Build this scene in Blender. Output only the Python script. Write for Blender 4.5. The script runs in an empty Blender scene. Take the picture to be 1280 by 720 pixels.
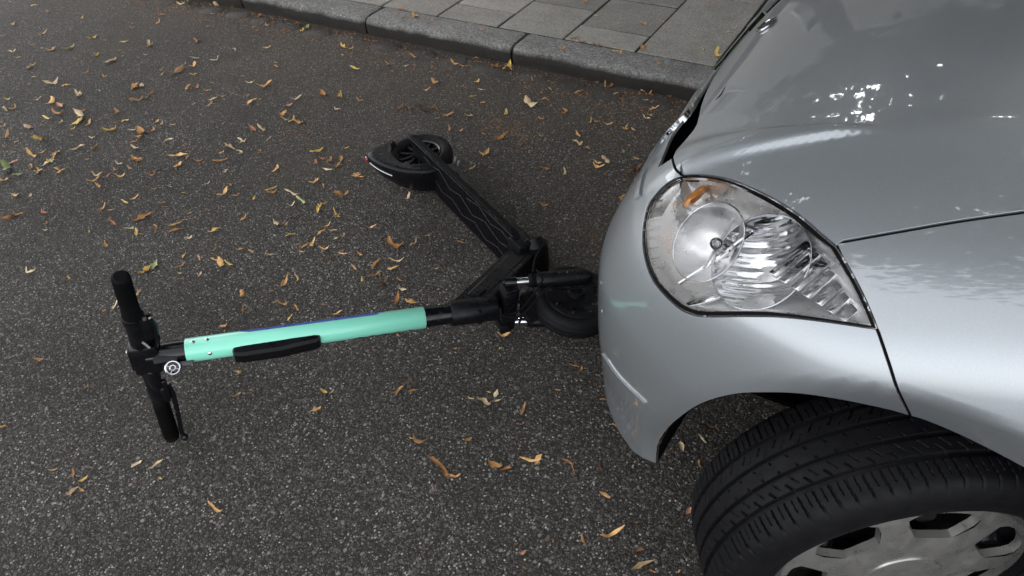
import bpy, bmesh, math, random
import numpy as np
from mathutils import Vector, Matrix
from mathutils.geometry import delaunay_2d_cdt

# ------------------------------------------------------------------ camera, sky, sun
sc = bpy.context.scene
COL = sc.collection
CAM = np.array([[0.0, 0.0, 1.395837], [0.86202, 0.503412, -0.059151], [-0.30862, 0.613843, 0.726602], [-0.402089, 0.60809, -0.684508]])
cam_data = bpy.data.cameras.new('camera'); cam = bpy.data.objects.new('camera', cam_data); COL.objects.link(cam)
cam_data.sensor_width = 36.0; cam_data.lens = 853 / 1280 * 36; cam_data.clip_end = 500; cam_data.clip_start = .02
M = Matrix.Identity(4)
for i in range(3):
    M[i][0], M[i][1], M[i][2], M[i][3] = CAM[1][i], CAM[2][i], -CAM[3][i], CAM[0][i]
cam.matrix_world = M
sc.camera = cam
SUN_EL, SUN_AZ = math.radians(40), math.radians(-14)
w = bpy.data.worlds.new('World'); sc.world = w; w.use_nodes = True
nt = w.node_tree; nt.nodes.clear()
wo = nt.nodes.new('ShaderNodeOutputWorld'); bg = nt.nodes.new('ShaderNodeBackground'); sky = nt.nodes.new('ShaderNodeTexSky')
sky.sky_type = 'NISHITA'; sky.sun_disc = False; sky.sun_elevation = SUN_EL; sky.sun_rotation = SUN_AZ
sky.dust_density = 4.0; sky.air_density = 1.0; sky.ozone_density = 1.0
bg.inputs['Strength'].default_value = 0.15
hs = nt.nodes.new('ShaderNodeHueSaturation'); hs.inputs['Saturation'].default_value = .12
nt.links.new(sky.outputs[0], hs.inputs['Color']); nt.links.new(hs.outputs[0], bg.inputs[0]); nt.links.new(bg.outputs[0], wo.inputs[0])
sun_data = bpy.data.lights.new('sun', 'SUN'); sun = bpy.data.objects.new('sun', sun_data); COL.objects.link(sun)
sun_data.energy = 0.9; sun_data.angle = math.radians(10); sun_data.color = (1.0, .95, .86)
# nishita: rotation 0 = +Y, growing clockwise seen from above
sd = Vector((math.sin(SUN_AZ) * math.cos(SUN_EL), math.cos(SUN_AZ) * math.cos(SUN_EL), math.sin(SUN_EL)))
sun.rotation_euler = sd.to_track_quat('Z', 'Y').to_euler()
sc.view_settings.view_transform = 'Standard'; sc.view_settings.look = 'None'; sc.view_settings.exposure = 2.2; sc.view_settings.gamma = 1.0

rnd = random.Random(7)
nrg = np.random.default_rng(5)

# ------------------------------------------------------------------ helpers
def new_mat(name):
    m = bpy.data.materials.new(name); m.use_nodes = True
    return m, m.node_tree, m.node_tree.nodes['Principled BSDF']
def node(nt, typ, **kw):
    n = nt.nodes.new(typ)
    for k, v in kw.items():
        if k in n.inputs: n.inputs[k].default_value = v
        else: setattr(n, k, v)
    return n
def ramp(nt, stops, interp='LINEAR'):
    r = nt.nodes.new('ShaderNodeValToRGB'); r.color_ramp.interpolation = interp
    els = r.color_ramp.elements
    while len(els) < len(stops): els.new(0.5)
    for e, (p, c) in zip(els, stops):
        e.position = p; e.color = (c, c, c, 1) if not isinstance(c, tuple) else (*c, 1)
    return r
def math_n(nt, op, a, b=None, c=None):
    n = nt.nodes.new('ShaderNodeMath'); n.operation = op
    for i, v in enumerate((a, b, c)):
        if v is None: continue
        if isinstance(v, (int, float)): n.inputs[i].default_value = v
        else: nt.links.new(v, n.inputs[i])
    return n.outputs[0]
def mix_c(nt, fac, a, b, blend='MIX'):
    n = nt.nodes.new('ShaderNodeMix'); n.data_type = 'RGBA'; n.blend_type = blend
    for sock, v in ((n.inputs[0], fac), (n.inputs[6], a), (n.inputs[7], b)):
        if isinstance(v, (int, float)): sock.default_value = v
        elif isinstance(v, tuple): sock.default_value = (*v, 1)
        else: nt.links.new(v, sock)
    return n.outputs[2]
def coords(nt, scale=(1, 1, 1)):
    tc = nt.nodes.new('ShaderNodeNewGeometry'); mp = nt.nodes.new('ShaderNodeMapping')
    mp.inputs['Scale'].default_value = scale
    nt.links.new(tc.outputs['Position'], mp.inputs[0]); return mp.outputs[0]
def objcoords(nt):
    tc = nt.nodes.new('ShaderNodeTexCoord'); return tc.outputs['Object']
def bump(nt, h, bsdf, strength, dist):
    b = nt.nodes.new('ShaderNodeBump'); b.inputs['Strength'].default_value = strength; b.inputs['Distance'].default_value = dist
    nt.links.new(h, b.inputs['Height']); nt.links.new(b.outputs[0], bsdf.inputs['Normal'])
def simple(name, col, rough=.5, metal=0., coat=0., grain=0., spec=.5, dirt=0., rv=.1):
    m, nt, b = new_mat(name)
    b.inputs['Base Color'].default_value = (*col, 1); b.inputs['Roughness'].default_value = rough
    b.inputs['Metallic'].default_value = metal; b.inputs['Coat Weight'].default_value = coat; b.inputs['Coat Roughness'].default_value = .06
    b.inputs['Specular IOR Level'].default_value = spec
    co = coords(nt)
    n = node(nt, 'ShaderNodeTexNoise', Scale=55., Detail=5.); nt.links.new(co, n.inputs['Vector'])
    r = ramp(nt, [(.35, max(0, rough - rv)), (.7, min(1, rough + rv * 1.4))]); nt.links.new(n.outputs[0], r.inputs[0]); nt.links.new(r.outputs[0], b.inputs['Roughness'])
    if dirt:
        n3 = node(nt, 'ShaderNodeTexNoise', Scale=23., Detail=8., Roughness=.7); nt.links.new(co, n3.inputs['Vector'])
        r3 = ramp(nt, [(.48, 0.), (.75, dirt)]); nt.links.new(n3.outputs[0], r3.inputs[0])
        nt.links.new(mix_c(nt, r3.outputs[0], tuple(col), (.12, .11, .10)), b.inputs['Base Color'])
    if grain:
        n2 = node(nt, 'ShaderNodeTexNoise', Scale=900., Detail=2.); nt.links.new(co, n2.inputs['Vector'])
        bump(nt, n2.outputs[0], b, grain, .001)
    return m

def link(o, parent=None):
    COL.objects.link(o)
    if parent is not None: o.parent = parent
    return o
def wloc(o):
    v = Vector((0, 0, 0))
    while o is not None: v += Vector(o.location); o = o.parent
    return v
def tag(o, label=None, cat=None, group=None, kind=None):
    if label: o['label'] = label
    if cat: o['category'] = cat
    if group: o['group'] = group
    if kind: o['kind'] = kind
    return o
def thing(name, label, cat, loc, group=None):
    o = bpy.data.objects.new(name, None); o.location = loc; o.empty_display_size = .1
    link(o); return tag(o, label, cat, group)
def obj(name, verts, faces, mat, parent=None, smooth=True, normals=None, loc=None):
    """verts in world metres; the object's origin goes to its parent's origin (or loc)"""
    v = np.asarray(verts, float)
    base = wloc(parent) if parent is not None else Vector(loc or (0, 0, 0))
    me = bpy.data.meshes.new(name); me.from_pydata((v - np.array(base)).tolist(), [], [tuple(int(i) for i in f) for f in faces])
    me.materials.append(mat); me.update()
    me.polygons.foreach_set('use_smooth', [smooth] * len(me.polygons))
    if normals is not None: me.normals_split_custom_set_from_vertices([tuple(n) for n in normals])
    o = bpy.data.objects.new(name, me)
    if parent is None: o.location = base
    return link(o, parent)
class MB:
    """collects shapes (world metres) that become one mesh"""
    def __init__(s): s.v = []; s.f = []
    def add(s, v, f):
        k = len(s.v); s.v += [tuple(map(float, p)) for p in v]; s.f += [tuple(i + k for i in q) for q in f]; return s
    def build(s, name, mat, parent=None, smooth=True, sharp=35, loc=None):
        o = obj(name, s.v, s.f, mat, parent, smooth, loc=loc)
        bm = bmesh.new(); bm.from_mesh(o.data); bmesh.ops.recalc_face_normals(bm, faces=bm.faces)
        if smooth:
            for e in bm.edges:
                e.smooth = not (len(e.link_faces) == 2 and e.calc_face_angle(0) > math.radians(sharp))
        bm.to_mesh(o.data); bm.free(); return o
    def tube(s, pts, rad, seg=14, cap=True):
        P = [np.array(p, float) for p in pts]; n = len(P)
        R = rad if hasattr(rad, '__len__') else [rad] * n
        up = None; vs = []; fs = []
        for i in range(n):
            t = P[min(i + 1, n - 1)] - P[max(i - 1, 0)]; t = t / (np.linalg.norm(t) + 1e-12)
            if up is None:
                up = np.array([0, 0, 1.]) if abs(t[2]) < .9 else np.array([1., 0, 0])
            a = up - t * (up @ t); a = a / np.linalg.norm(a); up = a; b = np.cross(t, a)
            for k in range(seg):
                an = 2 * math.pi * k / seg; vs.append(P[i] + R[i] * (math.cos(an) * a + math.sin(an) * b))
        for i in range(n - 1):
            for k in range(seg):
                k2 = (k + 1) % seg; fs.append((i * seg + k, i * seg + k2, (i + 1) * seg + k2, (i + 1) * seg + k))
        if cap:
            fs.append(tuple(range(seg))[::-1]); fs.append(tuple(range((n - 1) * seg, n * seg)))
        return s.add(vs, fs)
    def box(s, c, ax, ay, az, bev=0.0):
        """box centre c with half-axis vectors; bev in metres (chamfered edges)"""
        c = np.array(c, float); A = [np.array(q, float) for q in (ax, ay, az)]
        L = [np.linalg.norm(q) for q in A]; U = [q / l for q, l in zip(A, L)]
        if bev <= 0:
            vs = [c + i * A[0] + j * A[1] + k * A[2] for i in (-1, 1) for j in (-1, 1) for k in (-1, 1)]
            return s.add(vs, [(0, 1, 3, 2), (4, 6, 7, 5), (0, 4, 5, 1), (2, 3, 7, 6), (0, 2, 6, 4), (1, 5, 7, 3)])
        bm = bmesh.new(); bmesh.ops.create_cube(bm, size=2)
        for v in bm.verts: v.co = Vector((v.co.x * L[0], v.co.y * L[1], v.co.z * L[2]))
        bmesh.ops.bevel(bm, geom=bm.edges[:], offset=bev, segments=2, profile=.5, affect='EDGES')
        vs = [c + v.co.x * U[0] + v.co.y * U[1] + v.co.z * U[2] for v in bm.verts]; bm.verts.index_update()
        fs = [tuple(v.index for v in f.verts) for f in bm.faces]; bm.free()
        return s.add(vs, fs)
    def lathe(s, c, axis, prof, seg=48, a0=0., a1=2 * math.pi, closed=False):
        """prof: list of (radius, height along axis)"""
        c = np.array(c, float); ax = np.array(axis, float); ax /= np.linalg.norm(ax)
        u = np.array([1., 0, 0]) - ax * ax[0] if abs(ax[0]) < .9 else np.array([0, 1., 0]) - ax * ax[1]
        u /= np.linalg.norm(u); v = np.cross(ax, u); full = abs(a1 - a0 - 2 * math.pi) < 1e-6
        n = seg if full else seg + 1; m = len(prof); vs = []; fs = []
        for k in range(n):
            an = a0 + (a1 - a0) * k / seg; d = math.cos(an) * u + math.sin(an) * v
            for r, h in prof: vs.append(c + r * d + h * ax)
        for k in range(seg):
            k2 = (k + 1) % n
            for j in range(m - 1 if not closed else m):
                j2 = (j + 1) % m; fs.append((k * m + j, k2 * m + j, k2 * m + j2, k * m + j2))
        return s.add(vs, fs)
    def sphere(s, c, rx, axes=None, seg=12):
        vs = []; fs = []; A = np.eye(3) if axes is None else np.array(axes); R = rx if hasattr(rx, '__len__') else [rx] * 3
        for i in range(seg // 2 + 1):
            th = math.pi * i / (seg // 2)
            for k in range(seg):
                p = (math.sin(th) * math.cos(2 * math.pi * k / seg) * R[0], math.sin(th) * math.sin(2 * math.pi * k / seg) * R[1], math.cos(th) * R[2])
                vs.append(np.array(c) + p[0] * A[0] + p[1] * A[1] + p[2] * A[2])
        for i in range(seg // 2):
            for k in range(seg):
                k2 = (k + 1) % seg; fs.append((i * seg + k, (i + 1) * seg + k, (i + 1) * seg + k2, i * seg + k2))
        return s.add(vs, fs)
    def prism(s, poly, o, eu, ev, en, h0, h1):
        """extrude a 2-D polygon"""
        o, eu, ev, en = (np.array(q, float) for q in (o, eu, ev, en)); n = len(poly)
        vs = [o + a * eu + b * ev + h0 * en for a, b in poly] + [o + a * eu + b * ev + h1 * en for a, b in poly]
        fs = [tuple(range(n))[::-1], tuple(range(n, 2 * n))] + [(i, (i + 1) % n, n + (i + 1) % n, n + i) for i in range(n)]
        return s.add(vs, fs)
def nz(v): v = np.array(v, float); return v / np.linalg.norm(v)

# ------------------------------------------------------------------ materials
def asphalt_mat():
    m, nt, b = new_mat('asphalt'); co = coords(nt, (1, 1, .2))
    wob = node(nt, 'ShaderNodeTexNoise', Scale=70., Detail=2.); nt.links.new(co, wob.inputs['Vector'])
    add = nt.nodes.new('ShaderNodeVectorMath'); add.operation = 'MULTIPLY_ADD'
    nt.links.new(wob.outputs[1], add.inputs[0]); add.inputs[1].default_value = (.006, .006, .0); nt.links.new(co, add.inputs[2])
    layers = []
    for sc_, th in ((105., .46), (190., .44), (390., .42)):
        v = node(nt, 'ShaderNodeTexVoronoi', Scale=sc_); nt.links.new(add.outputs[0], v.inputs['Vector'])
        sep = nt.nodes.new('ShaderNodeSeparateColor'); nt.links.new(v.outputs['Color'], sep.inputs[0])
        stone = ramp(nt, [(th - .1, 1.), (th + .1, 0.)]); nt.links.new(v.outputs['Distance'], stone.inputs[0])
        layers.append((v, sep, stone))
    binder = (.0245, .0215, .0182)
    tone = ramp(nt, [(0., (.027, .024, .0205)), (.35, (.068, .0615, .054)), (.66, (.108, .099, .088)), (.82, (.15, .141, .127)), (.92, (.28, .27, .25)), (1., (.54, .525, .495))])
    nt.links.new(layers[1][1].outputs[0], tone.inputs[0])
    c1 = mix_c(nt, layers[1][2].outputs[0], binder, tone.outputs[0])
    tone3 = ramp(nt, [(0., (.024, .0215, .0185)), (.5, (.055, .0505, .045)), (.85, (.125, .118, .107)), (1., (.36, .345, .32))])
    nt.links.new(layers[2][1].outputs[0], tone3.inputs[0])
    pick3 = math_n(nt, 'MULTIPLY', layers[2][2].outputs[0], math_n(nt, 'GREATER_THAN', layers[1][1].outputs[1], .45))
    c2 = mix_c(nt, pick3, c1, tone3.outputs[0])
    tone1 = ramp(nt, [(0., (.038, .034, .029)), (.5, (.075, .069, .061)), (.85, (.125, .117, .105)), (1., (.26, .248, .228))])
    nt.links.new(layers[0][1].outputs[0], tone1.inputs[0])
    pick1 = math_n(nt, 'MULTIPLY', layers[0][2].outputs[0], math_n(nt, 'GREATER_THAN', layers[0][1].outputs[1], .68))
    c3 = mix_c(nt, pick1, c2, tone1.outputs[0])
    # slow tonal drift, brown organic film near the kerb, small dark stains
    n1 = node(nt, 'ShaderNodeTexNoise', Scale=1.6, Detail=6., Roughness=.6); nt.links.new(co, n1.inputs['Vector'])
    d1 = ramp(nt, [(.3, .72), (.7, 1.3)]); nt.links.new(n1.outputs[0], d1.inputs[0])
    c4 = mix_c(nt, 1., c3, d1.outputs[0], 'MULTIPLY')
    xyz = nt.nodes.new('ShaderNodeSeparateXYZ'); nt.links.new(co, xyz.inputs[0])
    n2 = node(nt, 'ShaderNodeTexNoise', Scale=2.3, Detail=7., Roughness=.65); nt.links.new(co, n2.inputs['Vector'])
    far = math_n(nt, 'MULTIPLY_ADD', xyz.outputs[1], .42, -.35)      # grows towards the kerb (y)
    film = math_n(nt, 'MULTIPLY', math_n(nt, 'ADD', far, math_n(nt, 'MULTIPLY_ADD', n2.outputs[0], 1.6, -.85)), .75)
    filmr = ramp(nt, [(.0, 0.), (.75, .70)]); nt.links.new(film, filmr.inputs[0])
    c5 = mix_c(nt, filmr.outputs[0], c4, (.074, .056, .043))
    n3 = node(nt, 'ShaderNodeTexNoise', Scale=5., Detail=8., Roughness=.7); nt.links.new(co, n3.inputs['Vector'])
    st = ramp(nt, [(.54, 0.), (.68, .75)]); nt.links.new(n3.outputs[0], st.inputs[0])
    c6 = mix_c(nt, math_n(nt, 'MULTIPLY', st.outputs[0], filmr.outputs[0]), c5, (.024, .017, .0125))
    nt.links.new(c6, b.inputs['Base Color']); b.inputs['Roughness'].default_value = .82; b.inputs['Specular IOR Level'].default_value = .35
    h = math_n(nt, 'ADD', math_n(nt, 'MULTIPLY', layers[1][2].outputs[0], .6), math_n(nt, 'MULTIPLY', layers[0][2].outputs[0], .5))
    h = math_n(nt, 'ADD', h, math_n(nt, 'MULTIPLY', layers[2][2].outputs[0], .3))
    bump(nt, h, b, .9, .0035)
    return m
def stone_mat(name, lo, hi, scale, tint=(1, 1, 1), low_dark=0., per_obj=.25, rough=.85, bumpd=.002):
    m, nt, b = new_mat(name); co = coords(nt)
    n = node(nt, 'ShaderNodeTexNoise', Scale=scale, Detail=7., Roughness=.72); nt.links.new(co, n.inputs['Vector'])
    v = node(nt, 'ShaderNodeTexVoronoi', Scale=scale * 2.6); nt.links.new(co, v.inputs['Vector'])
    sep = nt.nodes.new('ShaderNodeSeparateColor'); nt.links.new(v.outputs['Color'], sep.inputs[0])
    sp_ = ramp(nt, [(0., tuple(t * lo * .6 for t in tint)), (.5, tuple(t * (lo + hi) / 2 for t in tint)), (.9, tuple(t * hi for t in tint)), (1., tuple(min(.6, t * hi * 1.7) for t in tint))])
    nt.links.new(sep.outputs[0], sp_.inputs[0])
    nr = ramp(nt, [(.32, tuple(t * lo for t in tint)), (.68, tuple(t * hi for t in tint))]); nt.links.new(n.outputs[0], nr.inputs[0])
    c = mix_c(nt, .45, nr.outputs[0], sp_.outputs[0])
    oi = nt.nodes.new('ShaderNodeObjectInfo')
    pr = ramp(nt, [(0., 1 - per_obj), (1., 1 + per_obj)]); nt.links.new(oi.outputs['Random'], pr.inputs[0])
    c = mix_c(nt, 1., c, pr.outputs[0], 'MULTIPLY')
    n2 = node(nt, 'ShaderNodeTexNoise', Scale=6., Detail=8., Roughness=.7); nt.links.new(co, n2.inputs['Vector'])
    d = ramp(nt, [(.42, 0.), (.75, .5)]); nt.links.new(n2.outputs[0], d.inputs[0])
    c = mix_c(nt, d.outputs[0], c, tuple(t * lo * .6 for t in tint))
    if low_dark:
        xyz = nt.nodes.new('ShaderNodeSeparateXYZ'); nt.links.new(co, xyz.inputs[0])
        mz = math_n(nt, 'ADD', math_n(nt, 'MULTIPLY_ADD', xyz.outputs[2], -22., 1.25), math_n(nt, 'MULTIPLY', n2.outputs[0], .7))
        mr = ramp(nt, [(-.0, 0.), (.45, low_dark)]); nt.links.new(mz, mr.inputs[0])
        c = mix_c(nt, mr.outputs[0], c, (.020, .0165, .013))  # darker brown towards the bottom of the stone
    nt.links.new(c, b.inputs['Base Color']); b.inputs['Roughness'].default_value = rough; b.inputs['Specular IOR Level'].default_value = .3
    bump(nt, math_n(nt, 'ADD', n.outputs[0], math_n(nt, 'MULTIPLY', sep.outputs[1], .3)), b, .7, bumpd)
    return m
def paint_mat():
    m, nt, b = new_mat('silver_paint'); co = coords(nt)
    v = node(nt, 'ShaderNodeTexVoronoi', Scale=2600.); nt.links.new(co, v.inputs['Vector'])
    sep = nt.nodes.new('ShaderNodeSeparateColor'); nt.links.new(v.outputs['Color'], sep.inputs[0])
    fl = ramp(nt, [(0., (.325, .352, .376)), (1., (.405, .435, .46))]); nt.links.new(sep.outputs[0], fl.inputs[0])
    n = node(nt, 'ShaderNodeTexNoise', Scale=7., Detail=8., Roughness=.75); nt.links.new(co, n.inputs['Vector'])
    d = ramp(nt, [(.5, 0.), (.8, .16)]); nt.links.new(n.outputs[0], d.inputs[0])      # thin dust film
    c = mix_c(nt, d.outputs[0], fl.outputs[0], (.36, .34, .31))
    # specks of grime
    v2 = node(nt, 'ShaderNodeTexVoronoi', Scale=46.); nt.links.new(co, v2.inputs['Vector'])
    s2 = nt.nodes.new('ShaderNodeSeparateColor'); nt.links.new(v2.outputs['Color'], s2.inputs[0])
    sz = math_n(nt, 'MULTIPLY', math_n(nt, 'SUBTRACT', s2.outputs[0], .80), .35)
    spk = math_n(nt, 'LESS_THAN', v2.outputs['Distance'], sz)
    c = mix_c(nt, math_n(nt, 'MULTIPLY', spk, .45), c, (.20, .18, .15))
    nt.links.new(c, b.inputs['Base Color'])
    b.inputs['Metallic'].default_value = .64; b.inputs['Roughness'].default_value = .38
    b.inputs['Coat Weight'].default_value = 1.; b.inputs['Coat Roughness'].default_value = .03; b.inputs['Coat IOR'].default_value = 1.7
    n4 = node(nt, 'ShaderNodeTexNoise', Scale=260., Detail=1.); nt.links.new(co, n4.inputs['Vector'])
    bp = nt.nodes.new('ShaderNodeBump'); bp.inputs['Strength'].default_value = .012; bp.inputs['Distance'].default_value = .0006
    nt.links.new(n4.outputs[0], bp.inputs['Height']); nt.links.new(bp.outputs[0], b.inputs['Coat Normal'])
    return m
def leaf_mat(name, a, b_):
    m, nt, b = new_mat(name); co = objcoords(nt)
    n = node(nt, 'ShaderNodeTexNoise', Scale=90., Detail=5., Roughness=.65); nt.links.new(co, n.inputs['Vector'])
    oi = nt.nodes.new('ShaderNodeObjectInfo')
    f = math_n(nt, 'ADD', math_n(nt, 'MULTIPLY', n.outputs[0], .9), math_n(nt, 'MULTIPLY_ADD', oi.outputs['Random'], .7, -.35))
    r = ramp(nt, [(.2, a), (.75, b_)]); nt.links.new(f, r.inputs[0])
    n2 = node(nt, 'ShaderNodeTexNoise', Scale=240., Detail=3.); nt.links.new(co, n2.inputs['Vector'])
    sp_ = ramp(nt, [(.60, 0.), (.70, .6)]); nt.links.new(n2.outputs[0], sp_.inputs[0])
    c = mix_c(nt, sp_.outputs[0], r.outputs[0], tuple(q * .3 for q in a))
    nt.links.new(c, b.inputs['Base Color']); b.inputs['Roughness'].default_value = .6; b.inputs['Specular IOR Level'].default_value = .35
    bump(nt, n.outputs[0], b, .5, .002)
    return m
def glass_mat(name, tint=(1, 1, 1), rough=.02, mixmin=.07):
    m, nt, b = new_mat(name); out = nt.nodes['Material Output']; nt.nodes.remove(b)
    tr = node(nt, 'ShaderNodeBsdfTransparent', Color=(*tint, 1)); gl = node(nt, 'ShaderNodeBsdfGlossy', Roughness=rough)
    lw = node(nt, 'ShaderNodeFresnel', IOR=1.55); fr = math_n(nt, 'ADD', lw.outputs[0], mixmin - .05)
    co = coords(nt); n = node(nt, 'ShaderNodeTexNoise', Scale=14., Detail=6.); nt.links.new(co, n.inputs['Vector'])
    rr = ramp(nt, [(.45, rough), (.8, rough + .03)]); nt.links.new(n.outputs[0], rr.inputs[0]); nt.links.new(rr.outputs[0], gl.inputs['Roughness'])
    mx = nt.nodes.new('ShaderNodeMixShader'); nt.links.new(fr, mx.inputs[0]); nt.links.new(tr.outputs[0], mx.inputs[1]); nt.links.new(gl.outputs[0], mx.inputs[2])
    nt.links.new(mx.outputs[0], out.inputs[0]); return m
MT = dict(
    asphalt=asphalt_mat(),
    slab=stone_mat('concrete_slab', .15, .35, 130., (1.0, .955, .87), per_obj=.2),
    kerb=stone_mat('granite', .07, .33, 75., (1., .98, .94), low_dark=.95, per_obj=.1, bumpd=.005),
    gutter=stone_mat('gutter_granite', .04, .085, 70., (1., .93, .86), per_obj=.2, bumpd=.004),
    soil=stone_mat('joint_soil', .008, .022, 160., (1., .9, .8), per_obj=0.),
    paint=paint_mat(),
    black=simple('black_plastic', (.0045, .0046, .0060), .33, grain=.2, dirt=.03, spec=.24),
    rubber=simple('black_rubber', (.004, .004, .0045), .7, grain=.3, spec=.10),
    tyre=simple('tyre_rubber', (.0062, .0062, .0075), .6, grain=.3, spec=.17, dirt=.04),
    gloss=simple('black_gloss', (.0035, .0037, .0055), .18, spec=.5),
    deckblack=simple('deck_black', (.004, .004, .005), .55, grain=.6, dirt=.03, spec=.11),
    trim=simple('grille_black', (.006, .006, .007), .6, spec=.1),
    mint=simple('mint_paint', (.27, .80, .61), .3, coat=.4, rv=.02),
    blue=simple('blue_film', (.05, .10, .42), .35),
    steel=simple('steel', (.55, .56, .58), .22, 1.),
    chrome=simple('chrome', (.72, .73, .75), .09, 1.),
    reflector=simple('lamp_reflector', (.80, .81, .82), .08, 1.), reflector_satin=simple('lamp_reflector_satin', (.88, .88, .88), .36, .8),
    satin=simple('lamp_bezel', (.80, .79, .78), .32, .7),
    cover=simple('wheel_cover_paint', (.44, .43, .41), .33, .75, dirt=.2),
    amber=simple('amber_lamp', (.80, .34, .08), .15, .2, coat=.6),
    red=simple('red_lamp', (.45, .012, .01), .2, coat=.5),
    white=simple('white_print', (.75, .75, .75), .5),
    rib=simple('rib_grey', (.020, .020, .022), .6, spec=.3), edge=simple('worn_edge', (.05, .05, .055), .4),
    lens=glass_mat('clear_lens'),
    glass=glass_mat('tinted_glass', (.12, .14, .14), .01, .10),
    lo=leaf_mat('leaf_orange', (.31, .145, .045), (.76, .45, .18)),
    ly=leaf_mat('leaf_ochre', (.42, .27, .06), (.84, .62, .20)),
    lp=leaf_mat('leaf_tan', (.38, .26, .14), (.76, .61, .38)),
    lg=leaf_mat('leaf_green', (.16, .20, .07), (.44, .46, .22)),
    ld=leaf_mat('leaf_brown', (.07, .034, .016), (.24, .12, .05)),
    lr=leaf_mat('leaf_reddish', (.30, .11, .055), (.62, .31, .19)),
    crumb=leaf_mat('leaf_crumbs', (.06, .028, .013), (.34, .17, .07)),
)

# ------------------------------------------------------------------ the car body as one smooth solid; panels are cut from it
YC=1.43
def smax(vals,k):
    m=np.maximum.reduce(vals)
    return m+k*np.log(sum(np.exp((v-m)/k) for v in vals))
def sp(x,k):
    return k*np.logaddexp(0,x/k)
def Fbody(P):
    x,y,z=P[...,0],P[...,1],P[...,2]
    w=np.sqrt((y-YC)**2+1e-4)
    zc=.905+.30*x-.36*np.where(x<0,x*x,0)-.08*np.where(x>0,x*x,0)
    T=zc-.27*w**3
    half=.009+.135*np.clip(-x-.03,0,.3); wc=.462-.05*np.clip(x,0,1)
    ridge=.0085*np.exp(-((w-wc)/half)**4)/(1+np.exp((x+.035)/.012))+.0035*np.exp(-((w-wc)/.035)**2)/(1+np.exp((x-.25)/.08))
    top=(z-T-ridge)*.95
    S=.835-.31*sp(z-.61,.012)-.05*np.clip((.45-z),0,1)
    tz=np.clip((.68-z)/.40,0,1); tz=tz*tz*(3-2*tz)
    e=np.sqrt(((x-.17)/.385)**2+((z-.325)/.415)**2)-1
    cham=.72*sp(-e*.40,.0025)
    side=w-S+(.10+.60*tz)*sp(-.10-x,.05)+.08*sp(.575-z,.006)/(1+np.exp((x+.12)/.02))+np.where(z>0.1,1,0)*np.minimum(cham,.06)
    Fr=.424-.035*sp(.560-z,.006)-.040*(np.minimum(w,1.2)/.56)**6-1.3*sp(z-.52,.05)**2-.16*sp(z-.575,.008)+.10*sp(z-.665,.02)-.06*sp(.36-z,.03)
    front=(-x-Fr)*.9
    return smax([top,side,front],.030)
def cast(fun,C,d,t0=.3,t1=4,n=400):
    d=d/np.linalg.norm(d,axis=-1,keepdims=True)
    ts=np.linspace(t0,t1,n)
    N=len(d); hit=np.full(N,np.nan); prev=fun(C+d*ts[0])
    for i in range(1,n):
        cur=fun(C+d*ts[i])
        m=np.isnan(hit)&(prev>0)&(cur<=0)
        if m.any():
            a=np.full(m.sum(),ts[i-1]);b=np.full(m.sum(),ts[i]);dd=d[m]
            CC=C if C.ndim==1 else C[m]
            for _ in range(30):
                mid=(a+b)/2; v=fun(CC+dd*mid[:,None])
                a=np.where(v>0,mid,a);b=np.where(v>0,b,mid)
            hit[m]=(a+b)/2
        prev=cur
    return C+d*hit[:,None]

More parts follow.
